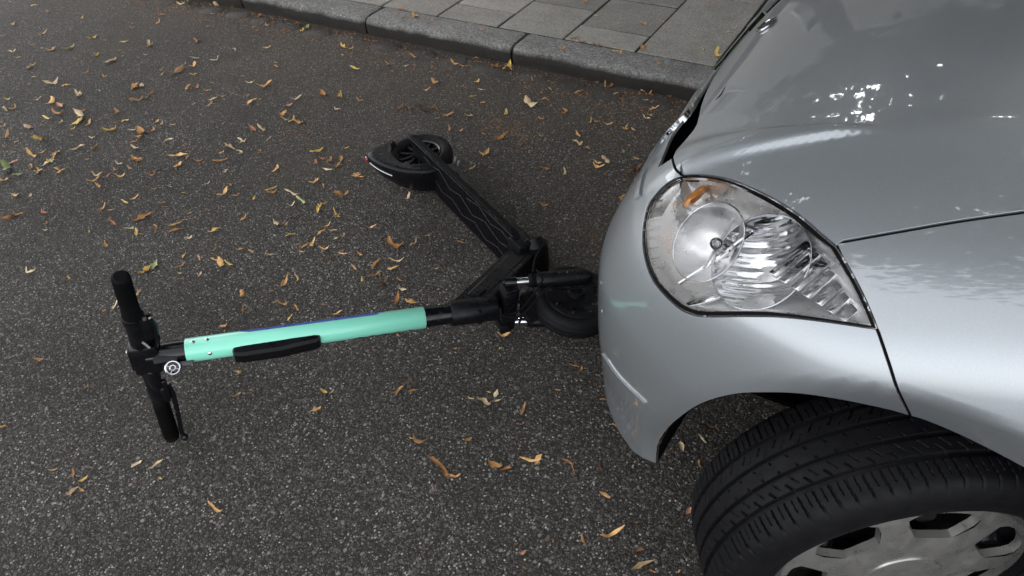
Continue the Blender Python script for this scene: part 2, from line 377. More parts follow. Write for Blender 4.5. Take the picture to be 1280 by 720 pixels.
BK = {"head_top":[[-0.2625,0.92,0.7578],[-0.249,0.9157,0.7646],[-0.2358,0.9116,0.7712],[-0.2223,0.9067,0.7775],[-0.2085,0.9009,0.7833],[-0.1946,0.8944,0.7888],[-0.1805,0.8872,0.7937],[-0.1664,0.8788,0.7981],[-0.1523,0.8697,0.8021],[-0.1384,0.8606,0.8056],[-0.1249,0.8517,0.8087],[-0.1116,0.8427,0.8115],[-0.0984,0.8333,0.8139],[-0.0884,0.8259,0.8154],[-0.0784,0.8183,0.8168],[-0.0687,0.8107,0.8179],[-0.0597,0.8034,0.8187],[-0.0486,0.7939,0.8193],[-0.0383,0.7847,0.8195],[-0.0294,0.7769,0.8196],[-0.0189,0.7685,0.8198],[-0.0099,0.7616,0.8199]],"head_right":[[-0.0099,0.7616,0.8199],[-0.0019,0.7512,0.8181],[0.0059,0.7413,0.8161],[0.0134,0.7318,0.8138],[0.0206,0.7228,0.8114],[0.0275,0.7143,0.8086],[0.0343,0.7059,0.8055],[0.0416,0.697,0.8014],[0.0487,0.6885,0.7968],[0.0544,0.682,0.7927],[0.0614,0.6742,0.7866]],"head_bottom":[[0.0614,0.6742,0.7866],[0.0535,0.6743,0.7847],[0.0455,0.6744,0.7827],[0.036,0.6746,0.7803],[0.029,0.6748,0.7784],[0.0212,0.6749,0.7763],[0.0129,0.6752,0.774],[0.0045,0.6755,0.7716],[-0.0039,0.6757,0.769],[-0.0121,0.6761,0.7664],[-0.0203,0.6765,0.7636],[-0.0287,0.677,0.7606],[-0.0371,0.6775,0.7574],[-0.0456,0.678,0.7539],[-0.0542,0.6785,0.75],[-0.0629,0.6791,0.7457],[-0.0717,0.6797,0.7411],[-0.0806,0.6805,0.7362],[-0.0897,0.6816,0.731],[-0.0994,0.6829,0.7251],[-0.1097,0.6844,0.7185],[-0.1201,0.6862,0.7117],[-0.1298,0.6882,0.7051],[-0.1381,0.6901,0.6996],[-0.1511,0.6939,0.6918],[-0.1603,0.6975,0.6876],[-0.1708,0.7021,0.6837],[-0.1816,0.7077,0.6811],[-0.1935,0.7151,0.68],[-0.206,0.7235,0.6791]],"head_left":[[-0.206,0.7235,0.6791],[-0.2202,0.7341,0.6787],[-0.234,0.7456,0.6788],[-0.2459,0.7579,0.6809],[-0.2568,0.7713,0.6842],[-0.2672,0.7864,0.6883],[-0.2765,0.8029,0.6927],[-0.2843,0.8199,0.6974],[-0.2906,0.8377,0.7023],[-0.2944,0.8507,0.7059],[-0.2976,0.8642,0.7094],[-0.2996,0.8761,0.7129],[-0.2994,0.8886,0.718],[-0.2966,0.898,0.724],[-0.2922,0.9072,0.731],[-0.2852,0.914,0.7393],[-0.2744,0.9173,0.7486],[-0.2625,0.92,0.7578]],"seam":[[-0.0116,0.7669,0.8215],[-0.0033,0.7695,0.8251],[0.005,0.772,0.8285],[0.0131,0.7746,0.8319],[0.0212,0.7772,0.8353],[0.0293,0.7798,0.8387],[0.0374,0.7824,0.842],[0.0456,0.785,0.8454],[0.0529,0.7874,0.8483],[0.0601,0.7898,0.8512],[0.0673,0.7922,0.8541],[0.0745,0.7946,0.857],[0.0817,0.797,0.8599],[0.089,0.7994,0.8628],[0.0963,0.8017,0.8657],[0.1037,0.8041,0.8686],[0.1103,0.8061,0.8711],[0.117,0.8081,0.8736],[0.1238,0.8101,0.8762],[0.1306,0.812,0.8787],[0.1373,0.814,0.8812],[0.1441,0.8159,0.8837],[0.1507,0.8179,0.8861],[0.1574,0.8198,0.8885],[0.1639,0.8218,0.8909]],"fb":[[0.0614,0.6742,0.7866],[0.0649,0.6711,0.7841],[0.0692,0.6667,0.7797],[0.075,0.6612,0.7735],[0.0813,0.6556,0.7662],[0.087,0.6511,0.7593],[0.0931,0.6465,0.7514],[0.0986,0.6426,0.7438],[0.1048,0.6394,0.7355],[0.1108,0.6405,0.7254],[0.1178,0.6451,0.7117],[0.1253,0.6507,0.6966],[0.133,0.6571,0.6804]],"arch":[[-0.1803,0.719,0.2539],[-0.1822,0.7182,0.2815],[-0.1821,0.7153,0.3115],[-0.178,0.7093,0.3439],[-0.17,0.6995,0.3827],[-0.1621,0.6902,0.4145],[-0.153,0.68,0.448],[-0.143,0.6713,0.4792],[-0.135,0.6652,0.5024],[-0.1265,0.6595,0.5251],[-0.1177,0.6546,0.5461],[-0.1087,0.6506,0.5646],[-0.0991,0.6475,0.5807],[-0.089,0.6451,0.5953],[-0.079,0.6432,0.608],[-0.0696,0.6417,0.6187],[-0.0586,0.6403,0.6294],[-0.048,0.6393,0.6377],[-0.0367,0.6385,0.6456],[-0.0272,0.6381,0.6518],[-0.0173,0.638,0.6578],[-0.0071,0.6382,0.6631],[0.0028,0.6387,0.6674],[0.0125,0.6396,0.6706],[0.0221,0.6408,0.6729],[0.0318,0.6424,0.6745],[0.0414,0.644,0.6757],[0.0506,0.6457,0.6767],[0.0596,0.6473,0.6775],[0.069,0.649,0.6781],[0.0796,0.6508,0.6785],[0.0877,0.6521,0.6788],[0.0964,0.6533,0.6794],[0.1055,0.6543,0.6802],[0.1146,0.6552,0.6809],[0.1236,0.656,0.6814],[0.132,0.6567,0.6815],[0.1415,0.6575,0.681],[0.1508,0.6584,0.68],[0.1598,0.6591,0.6786],[0.1688,0.6598,0.677],[0.1779,0.6603,0.6754],[0.1857,0.6606,0.674],[0.1937,0.6609,0.6724],[0.2016,0.661,0.6708],[0.2094,0.6609,0.6692],[0.2169,0.6607,0.6678],[0.224,0.6603,0.6666],[0.2318,0.6597,0.6653],[0.2392,0.659,0.6642],[0.2463,0.6582,0.663],[0.2533,0.6572,0.6621],[0.2602,0.6561,0.6614]],"hood_front":[[-0.3499,1.3825,0.711],[-0.3424,1.3243,0.7204],[-0.3346,1.2687,0.7292],[-0.3277,1.2289,0.7361],[-0.3207,1.1907,0.7423],[-0.3139,1.1569,0.7475],[-0.3028,1.1118,0.7547],[-0.2949,1.0777,0.7584],[-0.2943,1.0591,0.7571],[-0.2967,1.0442,0.7536],[-0.3006,1.0228,0.7488],[-0.3017,0.9957,0.7492],[-0.2987,0.9731,0.7495],[-0.2882,0.9508,0.7531],[-0.2774,0.9336,0.7545],[-0.2613,0.9181,0.7578]],"lipin":[[-0.3565,1.3918,0.702],[-0.3525,1.3466,0.7074],[-0.3491,1.3031,0.7118],[-0.3462,1.2626,0.7152],[-0.344,1.2262,0.7175],[-0.3423,1.1946,0.7189],[-0.3412,1.1682,0.7194],[-0.3406,1.1475,0.7193],[-0.3424,1.1169,0.7157],[-0.3411,1.0909,0.7155],[-0.3367,1.0635,0.7181],[-0.3311,1.0331,0.721],[-0.3228,0.9947,0.729],[-0.3184,0.9688,0.7298]],"sliver":[[-0.3184,0.9688,0.7298],[-0.3082,0.9702,0.7403],[-0.2987,0.9731,0.7495]],"lip":[[-0.3847,1.4929,0.655],[-0.3761,1.4285,0.6708],[-0.3726,1.385,0.6768],[-0.3692,1.344,0.6825],[-0.3649,1.3034,0.6892],[-0.3567,1.2475,0.7009],[-0.3499,1.2009,0.7095],[-0.3477,1.1694,0.7115],[-0.3522,1.1566,0.7052],[-0.361,1.1559,0.6928],[-0.3683,1.1505,0.6815],[-0.3693,1.1267,0.6787],[-0.3674,1.095,0.6799],[-0.3633,1.0609,0.6831],[-0.357,1.024,0.6884],[-0.3481,0.9838,0.6968],[-0.3428,0.9582,0.6979],[-0.3354,0.932,0.6979],[-0.3285,0.9118,0.6966]],"stripe":[[-0.3334,0.8023,0.4012],[-0.3138,0.7792,0.4147],[-0.2976,0.7633,0.4198],[-0.2789,0.7469,0.426],[-0.2654,0.736,0.4314],[-0.2509,0.7251,0.4369],[-0.2362,0.7148,0.4417],[-0.222,0.7056,0.4454],[-0.2087,0.6976,0.4477]],"emblem":[[-0.3107,1.5091,0.7541],[-0.293,1.5035,0.7692],[-0.2769,1.5043,0.7814],[-0.2684,1.5071,0.7874],[-0.275,1.5071,0.7828],[-0.2898,1.5082,0.7717]]}

# ------------------------------------------------------------------ ground, kerb, pavement
KF, KB, PZ = 2.525, 2.690, .085          # kerb front face, kerb/slab joint, pavement height
b = MB(); b.add([(-80, -80, 0), (80, -80, 0), (80, 80, 0), (-80, 80, 0)], [(0, 1, 2, 3)])
tag(b.build('road', MT['asphalt'], loc=(0, 0, 0)), kind='structure')
b = MB(); b.box((0, KF + .06 + 20, .025), (60, 0, 0), (0, 20, 0), (0, 0, .055))
pave = tag(b.build('pavement', MT['soil'], smooth=False, loc=(0, KB, 0)), kind='structure')
S = .35
def slab_mesh(lx, ly, seed):
    r = random.Random(seed); bm = bmesh.new(); bmesh.ops.create_cube(bm, size=1)
    for v in bm.verts:
        v.co = Vector((v.co.x * lx, v.co.y * ly, v.co.z * .04)) + Vector((r.uniform(-.0012, .0012), r.uniform(-.0012, .0012), 0))
    bmesh.ops.bevel(bm, geom=[e for e in bm.edges if e.calc_length() > .05 and min(v.co.z for v in e.verts) > 0], offset=.0028, segments=1, affect='EDGES')
    me = bpy.data.meshes.new('paving_slab'); bm.to_mesh(me); bm.free(); me.materials.append(MT['slab']); return me
G = .012
full = [slab_mesh(S - G, S - G, i) for i in range(3)]; half = [slab_mesh(S - G, S / 2 - G, 9 + i) for i in range(2)]
X0 = -1.742
for k in range(-12, 17):
    y = KB; first_half = k % 2 == 1 or k < 0 and k % 2 == -1
    for j in range(10):
        hf = (j == 0 and first_half); ly = S / 2 if hf else S
        me = rnd.choice(half if hf else full)
        o = bpy.data.objects.new('paving_slab', me); link(o, pave)
        o.location = Vector((X0 + (k + .5) * S + rnd.uniform(-.0015, .0015), y + ly / 2 + .002, PZ - .02 + rnd.uniform(-.0022, .0022))) - Vector(pave.location)
        o.rotation_euler = (rnd.uniform(-.006, .006), rnd.uniform(-.006, .006), rnd.uniform(-.004, .004) + (math.pi if rnd.random() < .5 else 0))
        y += ly
from mathutils import noise as mnoise
kerb = tag(bpy.data.objects.new('kerb', None), kind='structure'); kerb.location = (0, KF, 0); link(kerb)
def kerb_stone(x0, x1, seed):
    prof = [(0.012, -.05), (.004, .02), (.0, .045), (.004, .066), (.016, .080), (.032, PZ), (.08, PZ + .001), (.125, PZ + .001), (.160, PZ - .001), (.162, -.05)]
    # refine the profile so the rough face has relief
    pr = []
    for (a, b_), (c, d) in zip(prof[:-1], prof[1:]):
        n = max(1, int(math.hypot(c - a, d - b_) / .014))
        pr += [(a + (c - a) * i / n, b_ + (d - b_) * i / n) for i in range(n)]
    pr.append(prof[-1]); n = int((x1 - x0) / .018); vs = []; fs = []; m = len(pr)
    for i in range(n + 1):
        x = x0 + .006 + (x1 - x0 - .012) * i / n; e = min(i, n - i)
        for (py, pz) in pr:
            q = Vector((x * 9, py * 30, pz * 30 + seed * 7.3)); d = mnoise.noise(q) * .006 + mnoise.noise(q * 3.1) * .004
            front = 1. if py < .02 else .35
            inn = .007 * (1 - min(e, 1))
            vs.append((x, KF + py + d * front + (inn if py < .03 else 0) + (mnoise.noise(Vector((x * 3, seed, 0))) * .004 if py < .04 else 0), pz + (d * .4 if pz > 0 else 0) - inn))
    for i in range(n):
        for j in range(m - 1): fs.append((i * m + j, (i + 1) * m + j, (i + 1) * m + j + 1, i * m + j + 1))
    fs.append(tuple(range(m))); fs.append(tuple(range(n * m, n * m + m))[::-1])
    b = MB(); b.add(vs, fs); return b.build('kerb_stone', MT['kerb'], kerb, sharp=60)
ks = [-9.1, -8.1, -7.2, -6.2, -5.1, -4.2, -3.32, -2.43, -1.575, -.56, .42, 1.4, 2.4, 3.4, 4.4]
for i, (a, c) in enumerate(zip(ks[:-1], ks[1:])): kerb_stone(a, c, i)
gut = tag(bpy.data.objects.new('gutter', None), kind='structure'); gut.location = (0, KF, 0); link(gut)
x = -5.
while x < 2.:
    l = rnd.uniform(.15, .24); wd = rnd.uniform(.10, .15)
    r = [rnd.uniform(.85, 1.15) for _ in range(8)]; n = 12; poly = []
    for i in range(n):
        a = 2 * math.pi * i / n; cx, sx = math.cos(a), math.sin(a)
        sq = 1 / max(abs(cx), abs(sx)) ** .93
        poly.append((cx * sq * l * .43 * rnd.uniform(.95, 1.05), sx * sq * wd * .5 * rnd.uniform(.94, 1.05)))
    b = MB(); o = (x + l / 2, KF - .012 - wd * .5, 0)
    top = [(p * .86, q * .86) for p, q in poly]; hz = rnd.uniform(.0015, .0035)
    vs = [(o[0] + p, o[1] + q, -.01) for p, q in poly] + [(o[0] + p, o[1] + q, hz) for p, q in top]
    b.add(vs, [tuple(range(n, 2 * n))] + [(i, (i + 1) % n, n + (i + 1) % n, n + i) for i in range(n)])
    b.build('gutter_stone', MT['gutter'], gut, sharp=50)
    x += l + .012

BK = {k: np.array(v) for k, v in BK.items()}
def mir(P): P = np.array(P, float).copy(); P[..., 1] = 2 * YC - P[..., 1]; return P
def grad(P, fun=Fbody, e=1e-4):
    N = np.stack([fun(P + e * np.eye(3)[i]) - fun(P - e * np.eye(3)[i]) for i in range(3)], -1)
    return N / np.linalg.norm(N, axis=-1, keepdims=True)
def resample(P, step, closed=True):
    P = np.array(P, float); Q = []; n = len(P)
    for i in range(n if closed else n - 1):
        a, b_ = P[i], P[(i + 1) % n]; k = max(1, int(round(np.linalg.norm(b_ - a) / step)))
        Q += [a + (b_ - a) * j / k for j in range(k)]
    if not closed: Q.append(P[-1])
    return np.array(Q)
def inpoly(p, poly):
    x, y = p[:, 0], p[:, 1]; c = np.zeros(len(p), bool); n = len(poly); j = n - 1
    for i in range(n):
        xi, yi = poly[i]; xj, yj = poly[j]
        if yi != yj:
            c ^= ((yi > y) != (yj > y)) & (x < (xj - xi) * (y - yi) / (yj - yi) + xi)
        j = i
    return c
def dist_poly(p, poly):
    d = np.full(len(p), 1e9); n = len(poly)
    for i in range(n):
        a, b_ = poly[i], poly[(i + 1) % n]; ab = b_ - a; t = np.clip(((p - a) @ ab) / (ab @ ab + 1e-15), 0, 1)
        d = np.minimum(d, np.linalg.norm(p - (a + t[:, None] * ab), axis=1))
    return d
def cut_panel(outline, d, step=.011, inset=.0017, flange=.014, keep=None):
    """cut one panel out of the body solid. outline: 3-D loop, d: direction it is looked at. returns verts, faces, normals, rim"""
    d = nz(d); eu = nz(np.cross(d, [0, 0, 1.]) if abs(d[2]) < .95 else np.cross(d, [0, 1., 0])); ev = np.cross(d, eu)
    P = resample(outline, .007); O = P.mean(0)
    uv = np.stack([(P - O) @ eu, (P - O) @ ev], 1)
    ok = [0]
    for i in range(1, len(uv)):
        if np.linalg.norm(uv[i] - uv[ok[-1]]) > .0025: ok.append(i)
    if np.linalg.norm(uv[ok[-1]] - uv[0]) < .0025: ok.pop()
    uv = uv[ok]; P = P[ok]
    area = .5 * np.sum(uv[:, 0] * np.roll(uv[:, 1], -1) - np.roll(uv[:, 0], -1) * uv[:, 1]); sgn = 1 if area > 0 else -1
    t1 = uv - np.roll(uv, 1, 0); t2 = np.roll(uv, -1, 0) - uv
    n1 = np.stack([-t1[:, 1], t1[:, 0]], 1) * sgn; n2 = np.stack([-t2[:, 1], t2[:, 0]], 1) * sgn
    n1 /= np.linalg.norm(n1, axis=1, keepdims=True); n2 /= np.linalg.norm(n2, axis=1, keepdims=True)
    nn = n1 + n2; nn /= np.maximum(np.linalg.norm(nn, axis=1, keepdims=True), .5)
    off = np.full(len(uv), inset)
    if keep is not None: off[keep(P)] = 0
    B = uv + nn * off[:, None]
    lo, hi = B.min(0), B.max(0); gx, gy = np.meshgrid(np.arange(lo[0], hi[0], step), np.arange(lo[1], hi[1], step * .87))
    gx = gx + (np.arange(gx.shape[0]) % 2)[:, None] * step * .5
    g = np.stack([gx.ravel(), gy.ravel()], 1); g = g[inpoly(g, B)]; g = g[dist_poly(g, B) > step * .55]
    pts = np.vstack([B, g]); n = len(B)
    rv, re, rf, ov, oe, of = delaunay_2d_cdt([Vector(p) for p in pts.tolist()], [(i, (i + 1) % n) for i in range(n)], [], 0, 1e-7)
    vv = np.array([tuple(p) for p in rv]); F = [f for f in rf]
    cen = np.array([vv[list(f)].mean(0) for f in F]); F = [f for f, k in zip(F, inpoly(cen, B)) if k]
    st = O + vv[:, :1] * eu + vv[:, 1:] * ev - d * .9
    X = cast(Fbody, st, np.repeat(d[None], len(st), 0), 0., 1.9, 260)
    bad = np.isnan(X[:, 0])
    if bad.any():
        ts = np.linspace(0, 1.9, 600)
        for i in np.where(bad)[0]:
            v = Fbody(st[i] + d * ts[:, None]); X[i] = st[i] + d * ts[np.argmin(v)]
    N = grad(X)
    # orient
    f0 = F[len(F) // 2]; a, b_, c = X[list(f0)[:3]]
    if np.cross(b_ - a, c - a) @ N[f0[0]] < 0: F = [tuple(f)[::-1] for f in F]
    verts = X.tolist(); norms = N.tolist(); faces = list(F)
    loop = [next((k for k, src in enumerate(ov) if i in src), None) for i in range(n)]
    loop = [k for k in loop if k is not None]; m = len(loop); rim = X[loop]
    if flange:
        base = len(verts); Tn = np.roll(rim, -1, 0) - np.roll(rim, 1, 0)
        En = np.cross(Tn, N[loop]); En /= np.maximum(np.linalg.norm(En, axis=1, keepdims=True), 1e-9)
        cen3 = X.mean(0)
        if np.sum(((rim - cen3) * En).sum(1)) < 0: En = -En
        mid = (En + N[loop]); mid /= np.linalg.norm(mid, axis=1, keepdims=True)
        r0 = rim + En * .0006 - N[loop] * .0009; r1 = rim + En * .0006 - N[loop] * flange
        verts += rim.tolist() + r0.tolist() + r1.tolist(); norms += mid.tolist() + En.tolist() + En.tolist()
        for i in range(m):
            j = (i + 1) % m
            for q in (0, 1):
                f = (base + q * m + i, base + (q + 1) * m + i, base + (q + 1) * m + j, base + q * m + j)
                a, b_, c = (np.array(verts[t]) for t in f[:3])
                faces.append(f if np.cross(b_ - a, c - a) @ En[i] > 0 else f[::-1])
    return verts, faces, norms, rim
def mirror_mesh(o, parent):
    """a mirrored twin for the car's right-hand side"""
    me = o.data.copy(); py = wloc(parent).y
    if 'custom_normal' in me.attributes: me.attributes.remove(me.attributes['custom_normal'])
    for v in me.vertices: v.co.y = 2 * (YC - py) - v.co.y - (wloc(o).y - py) * 0
    me.flip_normals(); c = bpy.data.objects.new(o.name.split('.')[0], me); link(c, parent); return c

car = thing('parked_car', 'silver hatchback parked beside the kerb with its front wheel turned out', 'car', (.3, YC, 0))
PM = MT['paint']
def on(x, y, z): return np.array([x, y, z], float)
hf = BK['hood_front']; hf = hf[hf[:, 1] < 1.38]
hl = np.vstack([hf, BK['head_top'][1:], BK['seam'][1:], [on(.30, .858, .93), on(.45, .888, .97), on(.62, .912, 1.01), on(.78, .93, 1.05)]])
hl = np.vstack([[on(-.352, YC, .709)], hl])
hood = np.vstack([hl, [on(.79, 1.1, 1.085), on(.795, YC, 1.09)], mir(np.vstack([hl, [on(.79, 1.1, 1.085)]]))[::-1]])
V, Fc, N, rim = cut_panel(hood, (.42, 0, -.91), step=.0075, inset=.0027)
obj('hood', V, Fc, PM, car, normals=N)
lipin = BK['lipin']; lipin = lipin[lipin[:, 1] < 1.38]
tail = BK['hood_front']; tail = tail[np.argmin(np.linalg.norm(tail - BK['sliver'][-1], axis=1)):]
arch = BK['arch']; af = arch[arch[:, 0] < .128]
bl = np.vstack([[on(-.358, YC, .700)], lipin, BK['sliver'][1:], tail[1:], BK['head_left'][::-1][1:], BK['head_bottom'][::-1][1:], BK['fb'][1:], af[::-1][1:],
                [on(-.235, .75, .212), on(-.285, .79, .200), on(-.335, .88, .195), on(-.36, 1.0, .19), on(-.37, 1.2, .19), on(-.37, YC, .19)]])
V, Fc, N, rim = cut_panel(bl, (.62, .62, -.48), flange=.005, keep=lambda P: np.abs(P[:, 1] - YC) < .004)
k = len(V); V2 = mir(np.array(V)).tolist(); N2 = np.array(N); N2[:, 1] *= -1
obj('bumper', list(V) + V2, list(Fc) + [tuple(i + k for i in f)[::-1] for f in Fc], PM, car, normals=list(N) + N2.tolist())
th = np.linspace(math.acos(.26), -.42, 34)
rear_arch = np.stack([.17 + .343 * np.cos(th), np.full(34, .63), .325 + .369 * np.sin(th)], 1); rear_arch = rear_arch[rear_arch[:, 2] > .19]
ar = arch[arch[:, 0] >= .1306]
fo = np.vstack([BK['seam'][::-1], BK['head_right'][1:], BK['fb'][1:], ar[1:], rear_arch[1:], [on(.56, .62, .2), on(.80, .62, .2), on(.80, .6, .4), on(.80, .6, .6), on(.80, .66, .8), on(.80, .70, .92), on(.79, .80, 1.0), on(.78, .93, 1.05), on(.62, .912, 1.01), on(.45, .888, .97), on(.30, .858, .93)]])
V, Fc, N, rim = cut_panel(fo, (0, .80, -.60), inset=.0022)
fen = obj('fender', V, Fc, PM, car, normals=N); mirror_mesh(fen, car)
# black tubes behind the shut lines, standing in for the shade in the gaps
def gap_shade(line, depth=.0078, r=.006):
    P = resample(line, .02, False); Nn = grad(P); b = MB(); b.tube(P - Nn * depth, r, 8); o = b.build('gap_shade', MT['rubber'], car); mirror_mesh(o, car); return o
gap_shade(np.vstack([BK['seam'], [on(.30, .858, .93), on(.45, .888, .97), on(.62, .912, 1.01)]])); gap_shade(BK['fb'])
gap_shade(np.vstack([tail, BK['head_top'][:3]]))
# grille slot between hood and bumper lip, with the lip itself
lp = BK['lip']; lp = lp[lp[:, 1] < 1.40][::-1]
front = np.vstack([lp, [lp[-1] + np.array([-.003, YC - lp[-1][1], -.002])]])
fr = resample(front, .02, False); Nn = grad(fr)
vs = []; fs = []
for i, (p, nn_) in enumerate(zip(fr, Nn)):
    t = min(1., i / 6.)
    back = p + np.array([.075, 0, -.02]) * 1.0
    hoode = p + np.array([.035, 0, .045])
    vs += [p - nn_ * .006, p + np.array([.016, 0, -.035]) - nn_ * .006, back + np.array([0, 0, -.01]), hoode + np.array([.03, 0, .02])]
for i in range(len(fr) - 1):
    for j in range(3): fs.append((4 * i + j, 4 * i + j + 1, 4 * i + 5 + j, 4 * i + 4 + j))
b = MB(); b.add(vs, fs); gr = b.build('grille', MT['trim'], car); mirror_mesh(gr, car)
def strip(line, wid, thick, mat, name, up, proud=.0015, both=True):
    P = resample(line, .008, False); Nn = grad(P); vs = []; fs = []
    for i, (p, n_) in enumerate(zip(P, Nn)):
        t = P[min(i + 1, len(P) - 1)] - P[max(i - 1, 0)]; t /= np.linalg.norm(t); s_ = np.cross(t, n_); s_ = s_ if s_ @ up > 0 else -s_
        vs += [p + s_ * wid - n_ * .004, p + s_ * wid * .75 + n_ * (proud + thick), p - s_ * wid * .75 + n_ * (proud + thick), p - s_ * wid - n_ * .004]
    for i in range(len(P) - 1):
        for j in range(3): fs.append((4 * i + j, 4 * i + 4 + j, 4 * i + 5 + j, 4 * i + j + 1))
    fs += [(0, 1, 2, 3), tuple(4 * (len(P) - 1) + j for j in (3, 2, 1, 0))]
    b = MB(); b.add(vs, fs)
    o = b.build(name, mat, car, sharp=50)
    if both: mirror_mesh(o, car)
    return o
strip(front, .008, .004, PM, 'bumper_lip', np.array([0, 0, 1.]))
chr_ = front[front[:, 1] > 1.10]
strip(chr_ + np.array([.010, 0, .010]), .006, .006, MT['chrome'], 'grille_trim', np.array([0, 0, 1.]))
stp = BK['stripe'].copy(); stp = stp[stp[:, 0] > -.335] if True else stp
strip(stp, .0042, .0008, PM, 'bumper_moulding', np.array([0, 0, 1.]), proud=.003)
# emblem
ec = BK['emblem'][-1]; en = grad(ec[None])[0]; eu = nz(BK['emblem'][-2] - BK['emblem'][0]) if len(BK['emblem']) > 2 else np.array([0, 1., 0])
eu = nz(np.cross(np.cross(en, [0, 1., 0]), en)); ev = np.cross(en, eu)
b = MB(); b.lathe(ec, en, [(0, .005), (.018, .0045), (.026, .0025), (.030, -.002)], 32)
V = np.array(b.v) - ec; V = ec + (V @ eu)[:, None] * eu * 1.0 + (V @ ev)[:, None] * ev * .72 + (V @ en)[:, None] * en
b.v = [tuple(p) for p in V]; em = b.build('emblem', MT['gloss'], car)
b = MB()
ring = [ec + eu * .0285 * math.cos(a) + ev * .0205 * math.sin(a) + en * .003 for a in np.linspace(0, 2 * math.pi, 41)]
b.tube(ring, .0026, 8, cap=False); b.build('emblem_ring', MT['chrome'], em)

# ---------------- headlight (left one, then its mirrored twin)
loop = np.vstack([BK['head_top'], BK['head_right'][1:], BK['head_bottom'][1:], BK['head_left'][1:-1]])
lnorm = nz(grad(loop).mean(0))
V, Fc, N, rim = cut_panel(loop, -lnorm, step=.010, inset=.0058, flange=.006)
lens_o = obj('headlight', V, Fc, MT['lens'], car, normals=N)
hd = lens_o
lo_ = resample(loop, .006); ln_ = grad(lo_); cen = lo_.mean(0)
b = MB(); inn = cen - lo_; inn -= (inn * ln_).sum(1)[:, None] * ln_; inn /= np.linalg.norm(inn, axis=1, keepdims=True)
# dark gasket: a flat ring between lens and panels, thicker along the lower left
vs = []; fs = []; m = len(lo_)
for p, n_, q in zip(lo_, ln_, inn): vs += [p + q * .0012 - n_ * .010, p + q * .0012 - n_ * .0015, p + q * .0062 - n_ * .0012, p + q * .0068 - n_ * .0035]
for i in range(m):
    j = (i + 1) % m
    for a in range(3): fs.append((4 * i + a, 4 * i + a + 1, 4 * j + a + 1, 4 * j + a))
b.add(vs, fs); b.build('gasket', MT['rubber'], hd)
# housing behind the lens
O = cen - lnorm * 0; eu = nz(np.cross([0, 0, 1.], lnorm)); ev = np.cross(lnorm, eu)
L2 = np.stack([(lo_ - O) @ eu, (lo_ - O) @ ev], 1)
step = .007; lo2, hi2 = L2.min(0), L2.max(0); gx, gy = np.meshgrid(np.arange(lo2[0], hi2[0], step), np.arange(lo2[1], hi2[1], step))
g = np.stack([gx.ravel(), gy.ravel()], 1); g = g[inpoly(g, L2)]; g = g[dist_poly(g, L2) > .005]
pts = np.vstack([L2, g]); n = len(L2)
rv, re, rf, ov, oe, of = delaunay_2d_cdt([Vector(p) for p in pts.tolist()], [(i, (i + 1) % n) for i in range(n)], [], 0, 1e-7)
vv = np.array([tuple(p) for p in rv]); Fh = [f for f in rf]; cc = np.array([vv[list(f)].mean(0) for f in Fh]); Fh = [tuple(f) for f, k in zip(Fh, inpoly(cc, L2)) if k]
surf = cast(Fbody, O + vv[:, :1] * eu + vv[:, 1:] * ev + lnorm * .4, np.repeat(-lnorm[None], len(vv), 0), 0, .9, 200)
bad = np.isnan(surf[:, 0]); surf[bad] = (O + vv[:, :1] * eu + vv[:, 1:] * ev)[bad]
dp = dist_poly(vv, L2)
hsurf = surf - lnorm * (.006 + .054 * np.clip(dp / .05, 0, 1) ** 1.3)[:, None]
b = MB(); b.add(hsurf, Fh); b.build('lamp_housing', MT['satin'], hd, sharp=180)
camp = np.array([0, -.05, 1.35])
def behind(p, depth): p = np.array(p); return p + nz(p - camp) * depth
view = nz(camp - cen)
axB = nz(np.array([-.42, -.50, .70])); axA = nz(np.array([-.50, -.52, .62]))
def bowl(c, ax, R, depth, mat, name, ribs=0., nr=16, ns=72, a0=0, a1=2 * math.pi, ph=0.):
    ax = nz(ax); u = nz(np.cross(ax, [0, 0, 1.])); v = np.cross(ax, u); vs = []; fs = []
    for i in range(nr + 1):
        r = R * (.10 + .90 * i / nr)
        for k in range(ns):
            a = 2 * math.pi * k / ns; p = np.array(c) + r * (math.cos(a) * u + math.sin(a) * v) - ax * depth * (1 - (r / R) ** 2)
            if ribs:
                q = (r * math.cos(a + ph)) / ribs
                p = p + ax * math.cos(2 * math.pi * q) * ribs * .065
            vs.append(p)
    for i in range(nr):
        for k in range(ns):
            k2 = (k + 1) % ns; fs.append((i * ns + k, i * ns + k2, (i + 1) * ns + k2, (i + 1) * ns + k))
    b = MB(); b.add(vs, fs); o = b.build(name, mat, hd, sharp=180)
    ring = [np.array(c) + R * 1.0 * (math.cos(a) * u + math.sin(a) * v) + ax * .001 for a in np.linspace(0, 2 * math.pi, 61)]
    b = MB(); b.tube(ring, .0013, 8, cap=False); b.build('reflector_rim', MT['steel'], hd); return o
cB = behind((-.092, .739, .779), .022); cA = behind((-.172, .776, .757), .012)
bowl(cB, axB, .070, .042, MT['reflector'], 'reflector', ribs=.017, nr=40, ns=120, ph=.75)
bowl(cA, axA, .061, .034, MT['reflector_satin'], 'reflector', nr=14)
# bulb and its shield between the bowls
b = MB(); b.tube([behind((-.147, .819, .789), .012), behind((-.155, .78, .765), .018), behind((-.163, .739, .739), .012)], [.002, .003, .002], 8); b.build('bulb_shield', MT['satin'], hd)
b = MB(); p = behind((-.140, .755, .765), .035); b.tube([p, p + axB * .03], [.011, .009], 14); b.sphere(p + axB * .03, .009); b.build('bulb', MT['lens'], hd)
b = MB(); b.tube([behind((-.192, .732, .704), .012), behind((-.15, .757, .748), .020), behind((-.115, .784, .791), .012)], .0035, 8); b.build('divider', MT['chrome'], hd)
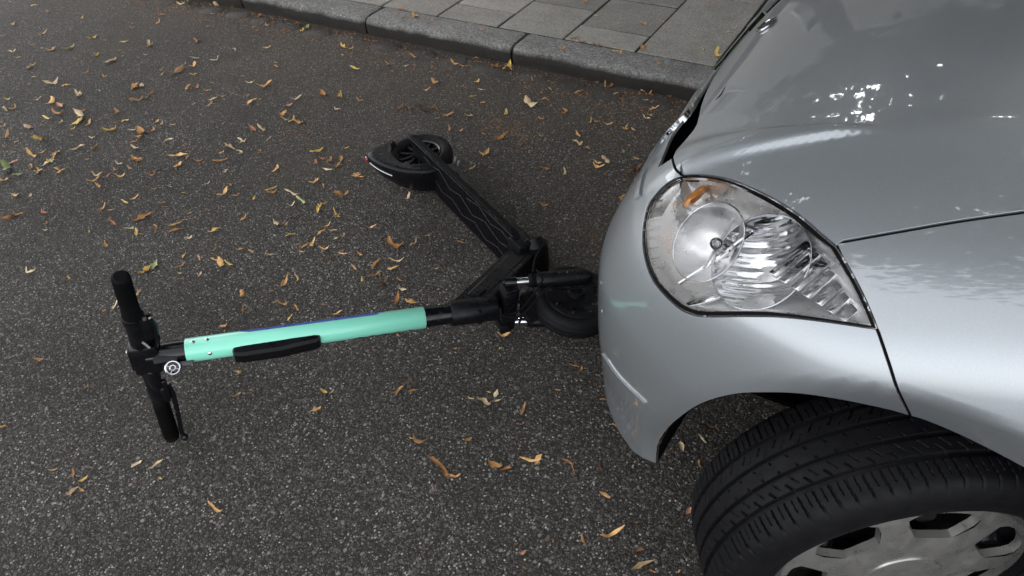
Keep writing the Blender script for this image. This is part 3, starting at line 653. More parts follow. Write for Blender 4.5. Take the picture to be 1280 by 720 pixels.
# indicator bulb, amber
p = behind((-.216, .872, .77), .022); b = MB(); b.sphere(p + np.array([-.006, -.012, -.004]), (.014, .026, .012), [nz((.6, -.2, .4)), nz((-.3, -.9, -.2)), nz((.1, .1, 1))]); b.build('indicator_bulb', MT['amber'], hd)
b = MB(); b.lathe(behind((-.205, .880, .772), .034), nz((-.45, -.4, .8)), [(.012, -.012), (.028, .0), (.044, .016)], 28); b.build('reflector', MT['reflector_satin'], hd)
# ribs of the bezel on the nose side
for pt in ((-.284, .880, .722), (-.282, .862, .719), (-.278, .844, .714), (-.272, .826, .710), (-.266, .809, .704), (-.257, .793, .699), (-.247, .778, .694), (-.235, .764, .690)):
    p = behind(pt, .020); b = MB(); b.box(p, nz((.75, .35, .3)) * .011, nz((.1, .6, -.1)) * .0045, lnorm * .006, .0012); b.build('bezel_rib', MT['satin'], hd)
# low oval dish and the flank facets
b = MB(); b.sphere(behind((-.150, .712, .706), .026), (.040, .018, .012), [nz((.62, -.1, .55)), nz((.2, .9, -.1)), lnorm], 20); b.build('lamp_dish', MT['reflector'], hd)
for i in range(7):
    t = i / 6.; c = np.array([-.055 + .085 * t, .735 - .050 * t, .800 - .010 * t]); p = behind(c, .020)
    b = MB(); b.box(p, nz((.35, .75, .25)) * (.034 - .017 * t), nz((.8, -.4, .1)) * .0066, nz(lnorm + np.array([.25 * (-1) ** i, .2, 0])) * .003, .001); b.build('flank_facet', MT['reflector'], hd)
def mirror_tree(o, parent):
    c = mirror_mesh(o, parent)
    for ch in list(o.children):
        if ch.type == 'MESH': mirror_mesh(ch, c)
mirror_tree(hd, car)

# ---------------- wheels
def make_wheel(c, nrm, parent, NS=1440):
    nrm = nz(nrm); up = np.array([0, 0, 1.]); h = np.cross(up, nrm)
    root = bpy.data.objects.new('wheel', None); root.location = Vector(c) - wloc(parent); link(root, parent)
    R = .300
    # tyre: a lathe whose radius is carved by the tread pattern
    ws = np.concatenate([np.linspace(-.078, .078, 105)]); vs = []; fs = []
    side_out = [(.2, .070), (.205, .078), (.222, .088), (.245, .0945), (.262, .0955), (.276, .0935), (.286, .089), (.2925, .0835)]
    prof = [(r, -w_) for r, w_ in side_out] + [(None, w_) for w_ in ws] + [(r, w_) for r, w_ in side_out[::-1]]
    th = 2 * np.pi * np.arange(NS) / NS
    cols = []
    for r, w_ in prof:
        if r is not None:
            rr = np.full(NS, r)
            if abs(r - .2925) < 1e-6:
                ph = (th * 84 / (2 * np.pi) + np.sign(w_) * ((.0835 - .05) * 14.) ** 1.5 * .6) % 1.; rr = rr - .0028 * (ph < .13)
            if abs(r - .245) < 1e-6: rr = rr + .0
        else:
            a = abs(w_) / .078; rr = np.full(NS, R - .0055 * a ** 3)
            gd = np.zeros(NS)
            for g_ in (-.047, -.0165, .0165, .047):
                if abs(w_ - g_) < .0042: gd += .0065
            if abs(w_) > .0512:
                ph = (th * 84 / (2 * np.pi) + np.sign(w_) * ((abs(w_) - .05) * 14.) ** 1.5 * .6) % 1.
                gd = np.maximum(gd, .0042 * (ph < .13) + .0022 * (abs(ph - .55) < .035) * (abs(w_) < .073))
            elif abs(w_) > .0207:
                ph = (th * 66 / (2 * np.pi) + (abs(w_) - .02) * 26.0) % 1.
                gd = np.maximum(gd, .0040 * (ph < .11) * (abs(w_) > .031) + .002 * (abs(ph - .5) < .03) * (abs(w_) < .036))
            else:
                ph = (th * 66 / (2 * np.pi) + w_ * 18) % 1.
                gd = np.maximum(gd, .0028 * (ph < .08) * (abs(w_) > .007))
            rr = rr - gd
        cols.append((rr, np.full(NS, w_)))
    RR = np.array([q[0] for q in cols]); WW = np.array([q[1] for q in cols])      # m x NS
    X = np.array(c)[None, None] + (RR * np.cos(th))[..., None] * h + (RR * np.sin(th))[..., None] * up + WW[..., None] * nrm
    m = len(prof); idx = np.arange(m * NS).reshape(m, NS)
    a = idx[:-1]; b_ = np.roll(idx, -1, 1)[:-1]; c2 = np.roll(idx, -1, 1)[1:]; d = idx[1:]
    fq = np.stack([a, b_, c2, d], -1).reshape(-1, 4)
    b = MB(); b.v = [tuple(p) for p in X.reshape(-1, 3)]; b.f = [tuple(q) for q in fq.tolist()]
    b.build('tyre', MT['tyre'], root, sharp=40)
    b = MB(); b.lathe(c, nrm, [(.0, .035), (.12, .03), (.15, .028), (.175, .04), (.205, .072), (.206, -.06)], 64); b.build('rim', MT['black'], root)
    for k in range(5):
        a_ = 2 * math.pi * k / 5 + .3; b = MB(); q = np.array(c) + nrm * .040 + .135 * (math.cos(a_) * h + math.sin(a_) * up)
        b.lathe(q, nrm, [(0, .010), (.014, .010), (.022, .0), (.022, -.01)], 16); b.build('rim_boss', MT['black'], root)
    # plastic wheel cover with seven openings
    Rc, hc = .192, .062
    outer = [(Rc * math.cos(t), Rc * math.sin(t)) for t in np.linspace(0, 2 * math.pi, 97)[:-1]]
    holes = []
    for k in range(7):
        a0 = math.radians(85 + 360 / 7 * k); q = []
        def pol(r, a): return (r * math.cos(a0 + a), r * math.sin(a0 + a))
        wo_, wi_ = math.radians(18.5), math.radians(14.5)
        for t in np.linspace(-1, 1, 9): q.append(pol(.174 - .006 * t ** 4 - .004 * abs(t) ** 8, wo_ * t))
        q.append(pol(.150, wo_ * 1.0)); q.append(pol(.126, wi_ * 1.05))
        for t in np.linspace(1, -1, 6): q.append(pol(.114 + .004 * t ** 4, wi_ * t * .92))
        q.append(pol(.126, -wi_ * 1.05)); q.append(pol(.150, -wo_ * 1.0))
        holes.append(q)
    pts = list(outer); edges = [(i, (i + 1) % len(outer)) for i in range(len(outer))]
    hi = []
    for q in holes:
        k = len(pts); pts += q; edges += [(k + i, k + (i + 1) % len(q)) for i in range(len(q))]; hi.append((k, len(q)))
    for r in (.02, .045, .066, .085, .1, .183):
        n_ = max(8, int(r * 420)); pts += [(r * math.cos(t), r * math.sin(t)) for t in np.linspace(0, 2 * math.pi, n_ + 1)[:-1]]
    rv, re, rf, ov, oe, of = delaunay_2d_cdt([Vector(p) for p in pts], edges, [], 0, 1e-7)
    v2 = np.array([tuple(p) for p in rv]); cc = np.array([v2[list(f)].mean(0) for f in rf]); okf = inpoly(cc, np.array(outer))
    for q in holes: okf &= ~inpoly(cc, np.array(q))
    rr = np.hypot(v2[:, 0], v2[:, 1]); hh = hc + .004 * np.cos(7 * (np.arctan2(v2[:, 1], v2[:, 0]) - math.radians(85) - math.pi / 7)) * np.clip((rr - .06) / .04, 0, 1) * np.clip((.178 - rr) / .03, 0, 1) + .014 * (1 - (rr / Rc) ** 2) - .010 * np.clip((rr - .178) / .014, 0, 1) ** 2
    X = np.array(c) + v2[:, :1] * h + v2[:, 1:] * up + hh[:, None] * nrm
    b = MB(); b.add(X, [tuple(f) for f, k in zip(rf, okf) if k])
    for q in holes:      # sloping walls of the openings
        q = np.array(q); ctr = q.mean(0); r_ = np.hypot(q[:, 0], q[:, 1]); h0 = hc + .014 * (1 - (r_ / Rc) ** 2)
        q2 = ctr + (q - ctr) * np.array([.955]); n_ = len(q)
        A = np.array(c) + q[:, :1] * h + q[:, 1:] * up + h0[:, None] * nrm; B = np.array(c) + q2[:, :1] * h + q2[:, 1:] * up + (h0 - .012)[:, None] * nrm
        b.add(np.vstack([A, B]), [(i, (i + 1) % n_, n_ + (i + 1) % n_, n_ + i) for i in range(n_)])
    n_ = len(outer); A = np.array([np.array(c) + p * h + q * up + (hc - .010) * nrm for p, q in outer]); B = A - nrm * .02
    b.add(np.vstack([A, B]), [(i, (i + 1) % n_, n_ + (i + 1) % n_, n_ + i) for i in range(n_)])
    b.build('wheel_cover', MT['cover'], root, sharp=28)
    b = MB(); b.lathe(c, nrm, [(0, hc + .0165), (.045, hc + .0160), (.056, hc + .0150), (.058, hc + .012), (.061, hc + .0115), (.062, hc + .008)], 48); b.build('hub_cap', MT['cover'], root)
    return root
st = math.radians(31.4); nw = np.array([math.sin(st), -math.cos(st), 0]); cf = np.array([.231, .690, .300])
cw = cf - nw * .066
make_wheel(cw, nw, car)
make_wheel(np.array([cw[0], 2 * YC - cw[1] + .02, .30]), -nw, car, 288)
make_wheel(np.array([2.62, YC - .725, .30]), np.array([0, -1., 0]), car, 288); make_wheel(np.array([2.62, YC + .725, .30]), np.array([0, 1., 0]), car, 288)
# dark return behind the edge of the wheel arch
ap = np.vstack([arch, rear_arch[1:]])[::2]; vs = []
for p in ap: vs += [p + np.array([.001, .003, .001]), p + np.array([.004, .05, .004]), p + np.array([.012, .15, .004])]
b = MB(); b.add(vs, [(3 * i + j, 3 * i + j + 1, 3 * i + 4 + j, 3 * i + 3 + j) for i in range(len(ap) - 1) for j in (0, 1)]); mirror_mesh(b.build('arch_return', MT['rubber'], car), car)
# arch liner, undertray
tl = np.linspace(-.32, math.pi, 40); b = MB(); vs = []
for y in (YC - .775, YC - .40):
    for t in tl: vs.append((.17 + .355 * math.cos(t), y + .01 + (.075 * max(0, (t - 2.1) / 1.04) if y < YC - .5 else 0), .30 + .385 * math.sin(t)))
fs = [(i, i + 1, 41 + i, 40 + i) for i in range(39)]
b.add(vs, fs + [tuple(range(40, 80))]); mirror_mesh(b.build('arch_liner', MT['rubber'], car), car)
b = MB(); b.box((1.0, YC, .205), (1.20, 0, 0), (0, .42, 0), (0, 0, .006)); b.build('undertray', MT['rubber'], car); b = MB(); b.box((-.27, YC, .215), (.07, 0, 0), (0, .55, 0), (0, 0, .006)); b.build('undertray', MT['rubber'], car)

# ---------------- cabin and rear (out of the picture, plain but true to shape)
def half(z): return .835 - .31 * sp(np.array(z - .61), .012) - .05 * min(max(.45 - z, 0), 1)
zs = [.20, .32, .45, .58, .64, .72, .82, .93]
def rearx(z): return 3.10 + .04 * math.sin((z - .2) * 3)
b = MB(); xs = [.806, 1.2, 1.7, 2.2, 2.7, 3.0, 3.10]; taper = [0, 0, 0, .0, .01, .06, .16]
vs = []
for x_, tp in zip(xs, taper):
    for z in zs: vs.append((x_, YC - float(half(z)) + tp, z))
n_ = len(zs); fs = [(i * n_ + j, (i + 1) * n_ + j, (i + 1) * n_ + j + 1, i * n_ + j + 1) for i in range(len(xs) - 1) for j in range(n_ - 1)]
b.add(vs, fs); mirror_mesh(b.build('body_side', PM, car, sharp=40), car); b = MB()
b.add([vs[-n_ + j] for j in range(n_)] + [tuple(mir(np.array(vs[-n_ + j]))) for j in range(n_)], [(j, j + 1, n_ + j + 1, n_ + j) for j in range(n_ - 1)])
b.build('tailgate', PM, car, sharp=40)
def gh(x_, z, w_): return (x_, YC - w_, z)
bl_, tp_ = [(.80, .93, .735), (1.75, .95, .735), (2.75, .97, .70), (3.10, .93, .60)], [(1.42, 1.47, .57), (1.85, 1.52, .575), (2.62, 1.50, .56), (2.86, 1.44, .52)]
b = MB(); A = [gh(*q) for q in bl_]; T_ = [gh(*q) for q in tp_]; n_ = 4
pts_ = A + T_; fs = [(0, 1, 5, 4), (1, 2, 6, 5), (2, 3, 7, 6)]
b.add(pts_, fs); b.add(mir(np.array(pts_)), [f[::-1] for f in fs])
b.add([T_[i] for i in range(4)] + [tuple(mir(np.array(T_[i]))) for i in range(4)], [(0, 1, 5, 4), (1, 2, 6, 5), (2, 3, 7, 6)])
b.add([T_[3], tuple(mir(np.array(T_[3]))), tuple(mir(np.array(A[3]))), A[3]], [(0, 1, 2, 3)])
b.build('roof', PM, car, smooth=False)
def pane(name, q):
    q = np.array(q, float); c = q.mean(0); n = nz(np.cross(q[1] - q[0], q[2] - q[0])); 
    if n @ (c - np.array([1.9, YC, 1.0])) < 0: n = -n
    q = c + (q - c) * .9; b = MB(); k = len(q); b.add(np.vstack([q + n * .006, q - n * .02]), [tuple(range(k)), tuple(range(k, 2 * k))[::-1]] + [(i, (i + 1) % k, k + (i + 1) % k, k + i) for i in range(k)])
    b.build(name, MT['glass'], car, smooth=False)
ws_ = [(.80, YC - .70, 1.035), (.80, YC + .70, 1.035), tuple(mir(np.array(T_[0]))), T_[0]]
b = MB(); b.add([(.80, YC - .735, .93), (.80, YC + .735, .93), (.79, YC + .70, 1.05), (.79, YC - .70, 1.05)], [(0, 1, 2, 3)]); b.build('cowl', MT['rubber'], car)
pane('windscreen', ws_); 
for s_ in (0, 1):
    for q in ([A[0], A[1], T_[1], T_[0]], [A[1], A[2], T_[2], T_[1]]):
        q = np.array(q); pane('side_window', mir(q) if s_ else q)
pane('rear_window', [T_[3], tuple(mir(np.array(T_[3]))), tuple(mir(np.array(A[3]))), A[3]])

# ------------------------------------------------------------------ the fallen scooter
sct = thing('electric_scooter', 'black and mint electric scooter lying on its side in front of the silver car', 'scooter', (-1.0, 1.05, 0))
NK = np.array([-.74, 1.044, .13]); SD = nz([-.545, -.614, .145])        # steering axis, towards the handlebar
SU = nz(np.array([0, 0, 1.]) - SD * SD[2]); SS = np.cross(SU, SD)       # SU: upward normal of the stem, SS: sideways
def stem(t): return NK + SD * t
CV = nz(np.array([0, 0, 1.396]) - stem(.5))                             # towards the standing viewer's side of the tube
CV = nz(CV - SD * (CV @ SD)); CU = np.cross(SD, CV); CU = CU if CU[2] > 0 else -CU
# stem: mint sleeve, black ends
b = MB(); b.tube([stem(.197), stem(.1985), stem(.45), stem(.752), stem(.7535)], [.0265, .0282, .0282, .0282, .0265], 40); slv = b.build('stem_sleeve', MT['mint'], sct, sharp=60)
b = MB(); b.tube([stem(.10), stem(.199)], .0262, 32); b.tube([stem(.186), stem(.190)], .0285, 32); b.build('stem_collar', MT['gloss'], sct)
b = MB(); b.tube([stem(.005), stem(.012), stem(.125), stem(.130)], [.031, .0345, .0335, .031], 32); b.build('stem_base', MT['black'], sct)
b = MB(); b.tube([stem(.752), stem(.78), stem(.835)], [.0262, .0262, .024], 28); b.build('stem_head', MT['gloss'], sct)
# blue film along the far edge of the sleeve: a band that follows the tube
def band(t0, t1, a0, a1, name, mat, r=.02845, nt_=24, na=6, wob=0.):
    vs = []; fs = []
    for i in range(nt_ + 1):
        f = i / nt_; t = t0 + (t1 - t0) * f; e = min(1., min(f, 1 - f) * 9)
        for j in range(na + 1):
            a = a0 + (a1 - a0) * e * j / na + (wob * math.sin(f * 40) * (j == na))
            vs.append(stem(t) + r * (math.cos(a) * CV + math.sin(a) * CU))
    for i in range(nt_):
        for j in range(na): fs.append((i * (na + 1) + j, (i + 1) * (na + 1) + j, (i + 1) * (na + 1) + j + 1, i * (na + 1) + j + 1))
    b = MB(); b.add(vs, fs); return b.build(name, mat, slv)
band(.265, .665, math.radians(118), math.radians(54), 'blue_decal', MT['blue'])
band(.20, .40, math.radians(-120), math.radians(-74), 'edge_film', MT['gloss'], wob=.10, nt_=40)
# lock pouch let into the near side of the stem
ang = math.radians(-52); pd = math.cos(ang) * CV + math.sin(ang) * CU; pt = np.cross(SD, pd)
poly = [(.458, -.019), (.462, .014), (.470, .0175), (.640, .0175), (.652, .012), (.652, -.010), (.640, -.019)]
b = MB()
def hexa(t0, t1, w0, w1, h, bev):
    pass
sec = [(.455, .008, .018, .0265), (.458, .017, .019, .034), (.470, .019, .020, .0400), (.520, .019, .020, .0450), (.545, .018, .020, .0485), (.632, .017, .019, .0485), (.650, .016, .018, .0440), (.655, .010, .012, .0265)]
vs = []; fs = []
for t, wu, wl, hh in sec:
    o = stem(t)
    for (a, h_) in ((wu, .022), (wu, hh * .84), (wu * .72, hh), (-wl * .72, hh), (-wl, hh * .84), (-wl, .022)): vs.append(o + pt * a + pd * h_)
for i in range(len(sec) - 1):
    for j in range(5): fs.append((6 * i + j, 6 * i + j + 1, 6 * i + 7 + j, 6 * i + 6 + j))
fs += [tuple(range(6)), tuple(6 * (len(sec) - 1) + j for j in range(6))[::-1]]
b.add(vs, fs); b.build('lock_pouch', MT['black'], sct, sharp=25)
for t, a in ((.735, 38), (.705, 40), (.702, -30)):
    p_ = math.cos(math.radians(a)) * CV + math.sin(math.radians(a)) * CU; b = MB(); b.lathe(stem(t) + p_ * .0278, p_, [(0, .0022), (.0028, .002), (.0045, .0008), (.0046, -.002)], 14); b.build('screw', MT['steel'], sct)
# handlebar: upper tip, centre, lower tip on the ground
HU, HC, HL = np.array([-1.226, .448, .530]), np.array([-1.292, .428, .275]), np.array([-1.280, .372, .022])
def hb(s):      # s -1 lower tip .. +1 upper tip
    a = HC; c2 = (HU + HL) / 2 - HC; c1 = (HU - HL) / 2; return a + c1 * s + c2 * s * s
def hoff(s, fwd=0., view=0.):       # fwd: towards the front of the scooter (picture right); view: towards the viewer
    t = nz(hb(s + .01) - hb(s - .01)); v = nz(camp - hb(s)); v = nz(v - t * (v @ t)); f = np.cross(t, v); f = f if f @ (-SD) > 0 else -f
    return hb(s) + f * fwd + v * view
L_ = lambda a, b_, n=8: [hb(a + (b_ - a) * i / n) for i in range(n + 1)]
b = MB(); b.tube(L_(-.8, .8, 16), .0135, 20); b.build('handlebar', MT['gloss'], sct)
for sg in (1, -1):
    P = [hb(sg * s) for s in (.50, .52, .56, .70, .88, .965, .985, 1.0)]
    b = MB(); b.tube(P, [.020, .0205, .0190, .0178, .0175, .0180, .0172, .0125] if sg > 0 else [.016, .0175, .0164, .0152, .0148, .0154, .0150, .011], 26); g_ = b.build('grip', MT['rubber'], sct)
    b = MB()
    for s in np.linspace(.58, .94, 22): b.tube([hb(sg * s), hb(sg * (s + .006))], [.0184, .0184], 26)
    b.build('grip_rings', MT['rubber'], g_)
# collars (throttle ring, brake clamps)
b = MB(); b.tube([hb(s) for s in (.455, .46, .50, .505)], [.021, .0235, .0232, .021], 26); b.build('throttle_ring', MT['black'], sct)
b = MB(); b.tube([hb(s) for s in (.06, .08, .20, .36, .42, .455)], [.021, .024, .021, .0205, .0215, .020], 22); b.build('control_housing', MT['black'], sct, sharp=50)
b = MB(); b.box((hoff(.34, .022, .006)), (hb(.46) - hb(.22)) / 2, (hoff(.34, .02) - hb(.34)) * .7, (hoff(.34, 0, .02) - hb(.34)) * .7, .006); b.build('brake_clamp', MT['black'], sct)
b = MB(); b.tube([hoff(.47, .030, .012), hoff(.40, .036, .018), hoff(.25, .034, .020), hoff(.16, .030, .018), hoff(.10, .018, .018), hoff(.09, .006, .018)], [.0045, .0055, .006, .006, .005, .004], 10); b.build('brake_lever', MT['gloss'], sct)
b = MB(); b.tube([hoff(.24, .004, .021), hoff(.17, .012, .0225), hoff(.11, .020, .0225), hoff(.105, .026, .021), hoff(.16, .029, .020), hoff(.22, .030, .019)], .0026, 8); b.build('lever_glint', MT['satin'], sct)  # bright tube standing in for the highlight along the lever's edge
b = MB(); p = hoff(.49, .020, .016); b.lathe(p, nz(hoff(.49, 0, 1) - hb(.49)), [(0, .004), (.004, .003), (.0055, -.002)], 14); b.build('screw', MT['steel'], sct)
# centre block with the dark display
b = MB(); b.box(hb(0.0) - SD * .004, (hb(.16) - hb(-.17)) / 2, np.cross(nz(hb(.1) - hb(-.1)), SD) * .025, -SD * .030, .010); hbk = b.build('handlebar_clamp', MT['gloss'], sct)
b = MB(); b.box(hb(.01) + SD * .022, (hb(.12) - hb(-.12)) / 2, np.cross(nz(hb(.1) - hb(-.1)), SD) * .019, SD * .008, .005); b.build('display', MT['black'], sct)
b = MB(); p = hb(.07) + SD * .030 + CV * .006; b.lathe(p, CV, [(0, .003), (.004, .002), (.005, -.002)], 12); b.build('screw', MT['steel'], sct)
# lower control: block with two shiny facets, brake lever reaching the ground
b = MB(); b.tube([hb(-s) for s in (.06, .16, .30, .47, .50)], [.021, .020, .0185, .019, .017], 22); b.build('control_housing', MT['black'], sct, sharp=50)
b = MB(); b.tube([hoff(-.13, .002, .010), hoff(-.15, .002, .012), hoff(-.34, .004, .011), hoff(-.37, .004, .008)], [.013, .0155, .0145, .012], 18); b.build('throttle_body', MT['gloss'], sct)
b = MB(); b.tube([hoff(-.36, .012, .010), hoff(-.38, .013, .012), hoff(-.52, .016, .010), hoff(-.55, .016, .008)], [.009, .011, .0095, .007], 14); b.build('throttle_paddle', MT['gloss'], sct)
b = MB(); b.box(hoff(-.40, .016, .012), (hb(-.30) - hb(-.52)) / 2, (hoff(-.4, .010) - hb(-.4)), (hoff(-.4, 0, .009) - hb(-.4)), .004); b.build('brake_clamp', MT['gloss'], sct)
b = MB(); b.tube([hoff(-.36, .026, .008), hoff(-.50, .031, .008), hoff(-.70, .029, .006), hoff(-.90, .024, .004), hoff(-.97, .024, .003)], [.006, .006, .0052, .0048, .005], 12); b.sphere(hoff(-1.0, .026, .004), .0085); b.build('brake_lever', MT['gloss'], sct)
# round clamp / bell on the near side of the stem head, with its bracket
b = MB(); p = stem(.782) + CV * .014 - CU * .032
bx = nz(CV - .2 * CU); b.lathe(p, bx, [(0, .010), (.010, .010), (.0165, .008), (.0178, .004), (.0178, -.012)], 28); bl2 = b.build('bell', MT['gloss'], sct, sharp=30)
for r_, t_ in ((.0148, .0024), (.0058, .0018)):
    b = MB(); b.tube([p + bx * .0098 + r_ * (math.cos(a) * SD + math.sin(a) * CU) for a in np.linspace(0, 2 * math.pi, 33)], t_, 8, cap=False); b.build('bell_ring', MT['chrome'], bl2)
for k in range(4):
    a = math.pi * k / 2 + .4; q = math.cos(a) * SD + math.sin(a) * CU; b = MB(); b.tube([p + bx * .0098 + q * .006, p + bx * .0098 + q * .0145], .0014, 6); b.build('bell_spoke', MT['steel'], bl2)
b = MB(); b.box(stem(.760) + CV * .012 - CU * .028, SD * .020, CU * .0055, CV * .006, .002); b.build('clamp_bracket', MT['edge'], sct)
b = MB(); b.box(stem(.795) + CV * .016 - CU * .006, SD * .026, CU * .015, CV * .009, .005); b.build('clamp_block', MT['black'], sct)

# neck from the collar down to the deck
E1 = nz([.886, -.464, 0]); EZ = np.array([0, 0, 1.]); E2 = np.array([-.464, -.886, 0])     # deck: length, vertical, face normal (towards the viewer)
DF = np.array([-.800, 1.288, .088])                                                        # front end of the deck, on its centre line
n0, n1 = stem(.085) - SU * .004, DF + E2 * .012 + np.array([.012, -.01, .018])
na = nz(n1 - n0); nu = nz(EZ - na * na[2]); ns_ = np.cross(na, nu)
def loftbox(mb, A, B, w0, h0, w1, h1, u, v, bev=.003, n=2):
    vs = []
    for P, w_, h_ in ((A, w0, h0), (B, w1, h1)):
        for a, c in ((w_ - bev, h_), (w_, h_ - bev), (w_, -h_ + bev), (w_ - bev, -h_), (-w_ + bev, -h_), (-w_, -h_ + bev), (-w_, h_ - bev), (-w_ + bev, h_)): vs.append(P + u * a + v * c)
    mb.add(vs, [(i, (i + 1) % 8, 8 + (i + 1) % 8, 8 + i) for i in range(8)] + [tuple(range(8)), tuple(range(15, 7, -1))])
b = MB(); loftbox(b, n0, n1, .044, .024, .037, .030, ns_, nu, .004); b.build('neck', MT['black'], sct, sharp=30)
b = MB(); loftbox(b, n0 + na * .05 + nu * .0245, n1 - na * .01 + nu * .0305, .022, .002, .024, .002, ns_ , nu, .001)
b.build('neck_panel', MT['black'], sct, sharp=30)
b = MB(); b.box(n0 + na * .062 + nu * .027, na * .018, ns_ * .012, nu * .005, .003); b.build('latch', MT['black'], sct)
b = MB(); q0 = n0 + na * .04 + nu * .026 - ns_ * .020; b.tube([q0, q0 + na * .10, q0 + na * .2 + nu * .003], .003, 8); b.build('neck_edge', MT['edge'], sct)

# deck, standing on its long edge
LEN = .600; DH = .082; DT = .020
def dk(s, z, o=0.): return DF - E1 * s + EZ * z + E2 * o
# outline of the standing surface seen face on (s along deck from the front, z across)
outl = [(.0, -.045), (.012, -.070), (.05, -DH), (.30, -DH), (.52, -DH), (.575, -.062), (.605, -.050), (.66, -.046), (.70, .02), (.715, .078), (.70, .082), (.60, .0815), (.3, DH), (.05, DH), (.012, .074), (.0, .05)]
b = MB(); b.prism(outl, DF, -E1, EZ, E2, -.004, .020)
deck = b.build('deck', MT['deckblack'], sct, smooth=False)
bm = bmesh.new(); bm.from_mesh(deck.data); bmesh.ops.bevel(bm, geom=[e for e in bm.edges if len(e.link_faces) == 2 and e.calc_face_angle(0) > 1.2], offset=.004, segments=2, affect='EDGES'); bm.to_mesh(deck.data); bm.free()
b = MB(); b.tube([dk(s, DH + .001, .0185) for s in np.linspace(.03, .715, 12)], .0028, 8); b.build('deck_edge', MT['gloss'], deck); b = MB(); b.tube([dk(s, DH - .005, .0215) for s in np.linspace(.02, .70, 12)], .0016, 6); b.build('deck_edge', MT['gloss'], deck)
zig = {0: [(.60, .052), (.545, .040), (.485, .056), (.42, .018), (.345, .034), (.27, .000), (.19, .026), (.11, .0), (.06, .012)],
       1: [(.60, -.004), (.555, .006), (.49, -.032), (.41, -.020), (.345, -.046), (.26, -.022), (.20, -.050), (.12, -.030), (.07, -.048)],
       2: [(.30, .050), (.22, .066), (.15, .040), (.09, .056), (.05, .046)]}
for k_, z_ in zig.items():
    b = MB(); b.tube([dk(s, z, .0205) for s, z in z_], .0017, 6); b.build('grip_line', MT['rib'], deck)
# fine tread ribs between the wavy lines
b = MB()
for i in range(26):
    s = .05 + i * .0205; b.box(dk(s, .0, .0203), E1 * .0022, EZ * .066, E2 * .0009)
b.build('grip_ribs', MT['deckblack'], deck)
# battery tray behind the deck and its rounded nose
b = MB(); b.box(dk(.28, -.018, -.030), E1 * .265, EZ * .048, E2 * .024, .010); b.build('battery_tray', MT['black'], sct)
b = MB(); b.tube([dk(-.012, -.060, -.030), dk(-.02, -.045, -.030), dk(-.022, .0, -.030), dk(-.02, .055, -.030), dk(-.010, .068, -.030)], [.020, .034, .037, .034, .020], 22); b.build('deck_nose', MT['black'], sct)
b = MB(); b.box(dk(.005, .0, .005), E1 * .035, EZ * .072, E2 * .027, .010); b.build('hinge_block', MT['black'], sct)
# kickstand with its bright bolt
b = MB(); b.tube([dk(.47, .030, -.030), dk(.36, -.02, -.050), dk(.22, -.03, -.056)], .008, 12); b.build('kickstand', MT['gloss'], sct)
for q in (.452, .475):
    b = MB(); b.lathe(dk(q, .077, -.040), nz(EZ - .4 * E2), [(0, .012), (.007, .011), (.0085, .004), (.0085, -.01)], 6); b.build('bolt', MT['edge'], sct)

# wheels
def scooter_wheel(c, ax, R, wd, name, motor):
    ax = nz(ax); r = bpy.data.objects.new(name, None); r.location = Vector(c) - wloc(sct); link(r, sct)
    prof = []
    for a in np.linspace(-math.pi * .95, -math.pi * .05, 13)[::-1]: pass
    hw = wd / 2; tr = [(R * .66, -hw * .62), (R * .74, -hw * .92), (R * .84, -hw * 1.0), (R * .93, -hw * .86), (R * .975, -hw * .55), (R * .985, -hw * .38), (R * .975, -hw * .34), (R * .992, -hw * .27), (R, 0), (R * .992, hw * .27), (R * .975, hw * .34), (R * .985, hw * .38), (R * .975, hw * .55), (R * .93, hw * .86), (R * .84, hw), (R * .74, hw * .92), (R * .66, hw * .62)]
    b = MB(); b.lathe(c, ax, tr, 72); b.build('tyre', MT['tyre'], r, sharp=45)
    if motor:
        b = MB(); b.lathe(c, ax, [(0, hw * 1.12), (R * .30, hw * 1.10), (R * .36, hw * 1.0), (R * .50, hw * .99), (R * .54, hw * 1.05), (R * .70, hw * 1.0), (R * .76, hw * .85), (R * .76, hw * .6), (R * .69, -hw * .6), (0, -hw * .9)], 56); b.build('hub_motor', MT['black'], r)
        u = nz(np.cross(ax, [1., 0, 0])); v = np.cross(ax, u)
        for k in range(9):
            a = 2 * math.pi * k / 9; q = np.array(c) + ax * hw * 1.025 + R * .62 * (math.cos(a) * u + math.sin(a) * v)
            b = MB(); b.lathe(q, ax, [(0, .0012), (.0022, .001), (.0034, .0028), (.0042, .0022), (.0046, -.002)], 10); b.build('bolt', MT['gloss'], r)
    else:
        b = MB(); b.lathe(c, ax, [(R * .70, hw * .55), (R * .64, hw * .72), (R * .60, hw * .6), (R * .60, -hw * .6), (R * .70, -hw * .6)], 56); b.lathe(c, ax, [(0, hw * .75), (R * .2, hw * .72), (R * .24, hw * .4), (R * .24, -hw * .5), (0, -hw * .6)], 32); b.build('rim', MT['gloss'], r)
        u = nz(np.cross(ax, [1., 0, 0])); v = np.cross(ax, u)
        for k in range(10):
            a = 2 * math.pi * k / 10; q = nz(math.cos(a) * u + math.sin(a) * v); b = MB(); b.box(np.array(c) + q * R * .42 + ax * hw * .35, q * R * .21, np.cross(ax, q) * .004, ax * .006); b.build('spoke', MT['black'], r)
    return r
RWc = np.array([-1.405, 1.600, .086]); RAX = nz(EZ + .05 * E2)
scooter_wheel(RWc, RAX, .119, .066, 'rear_wheel', False)
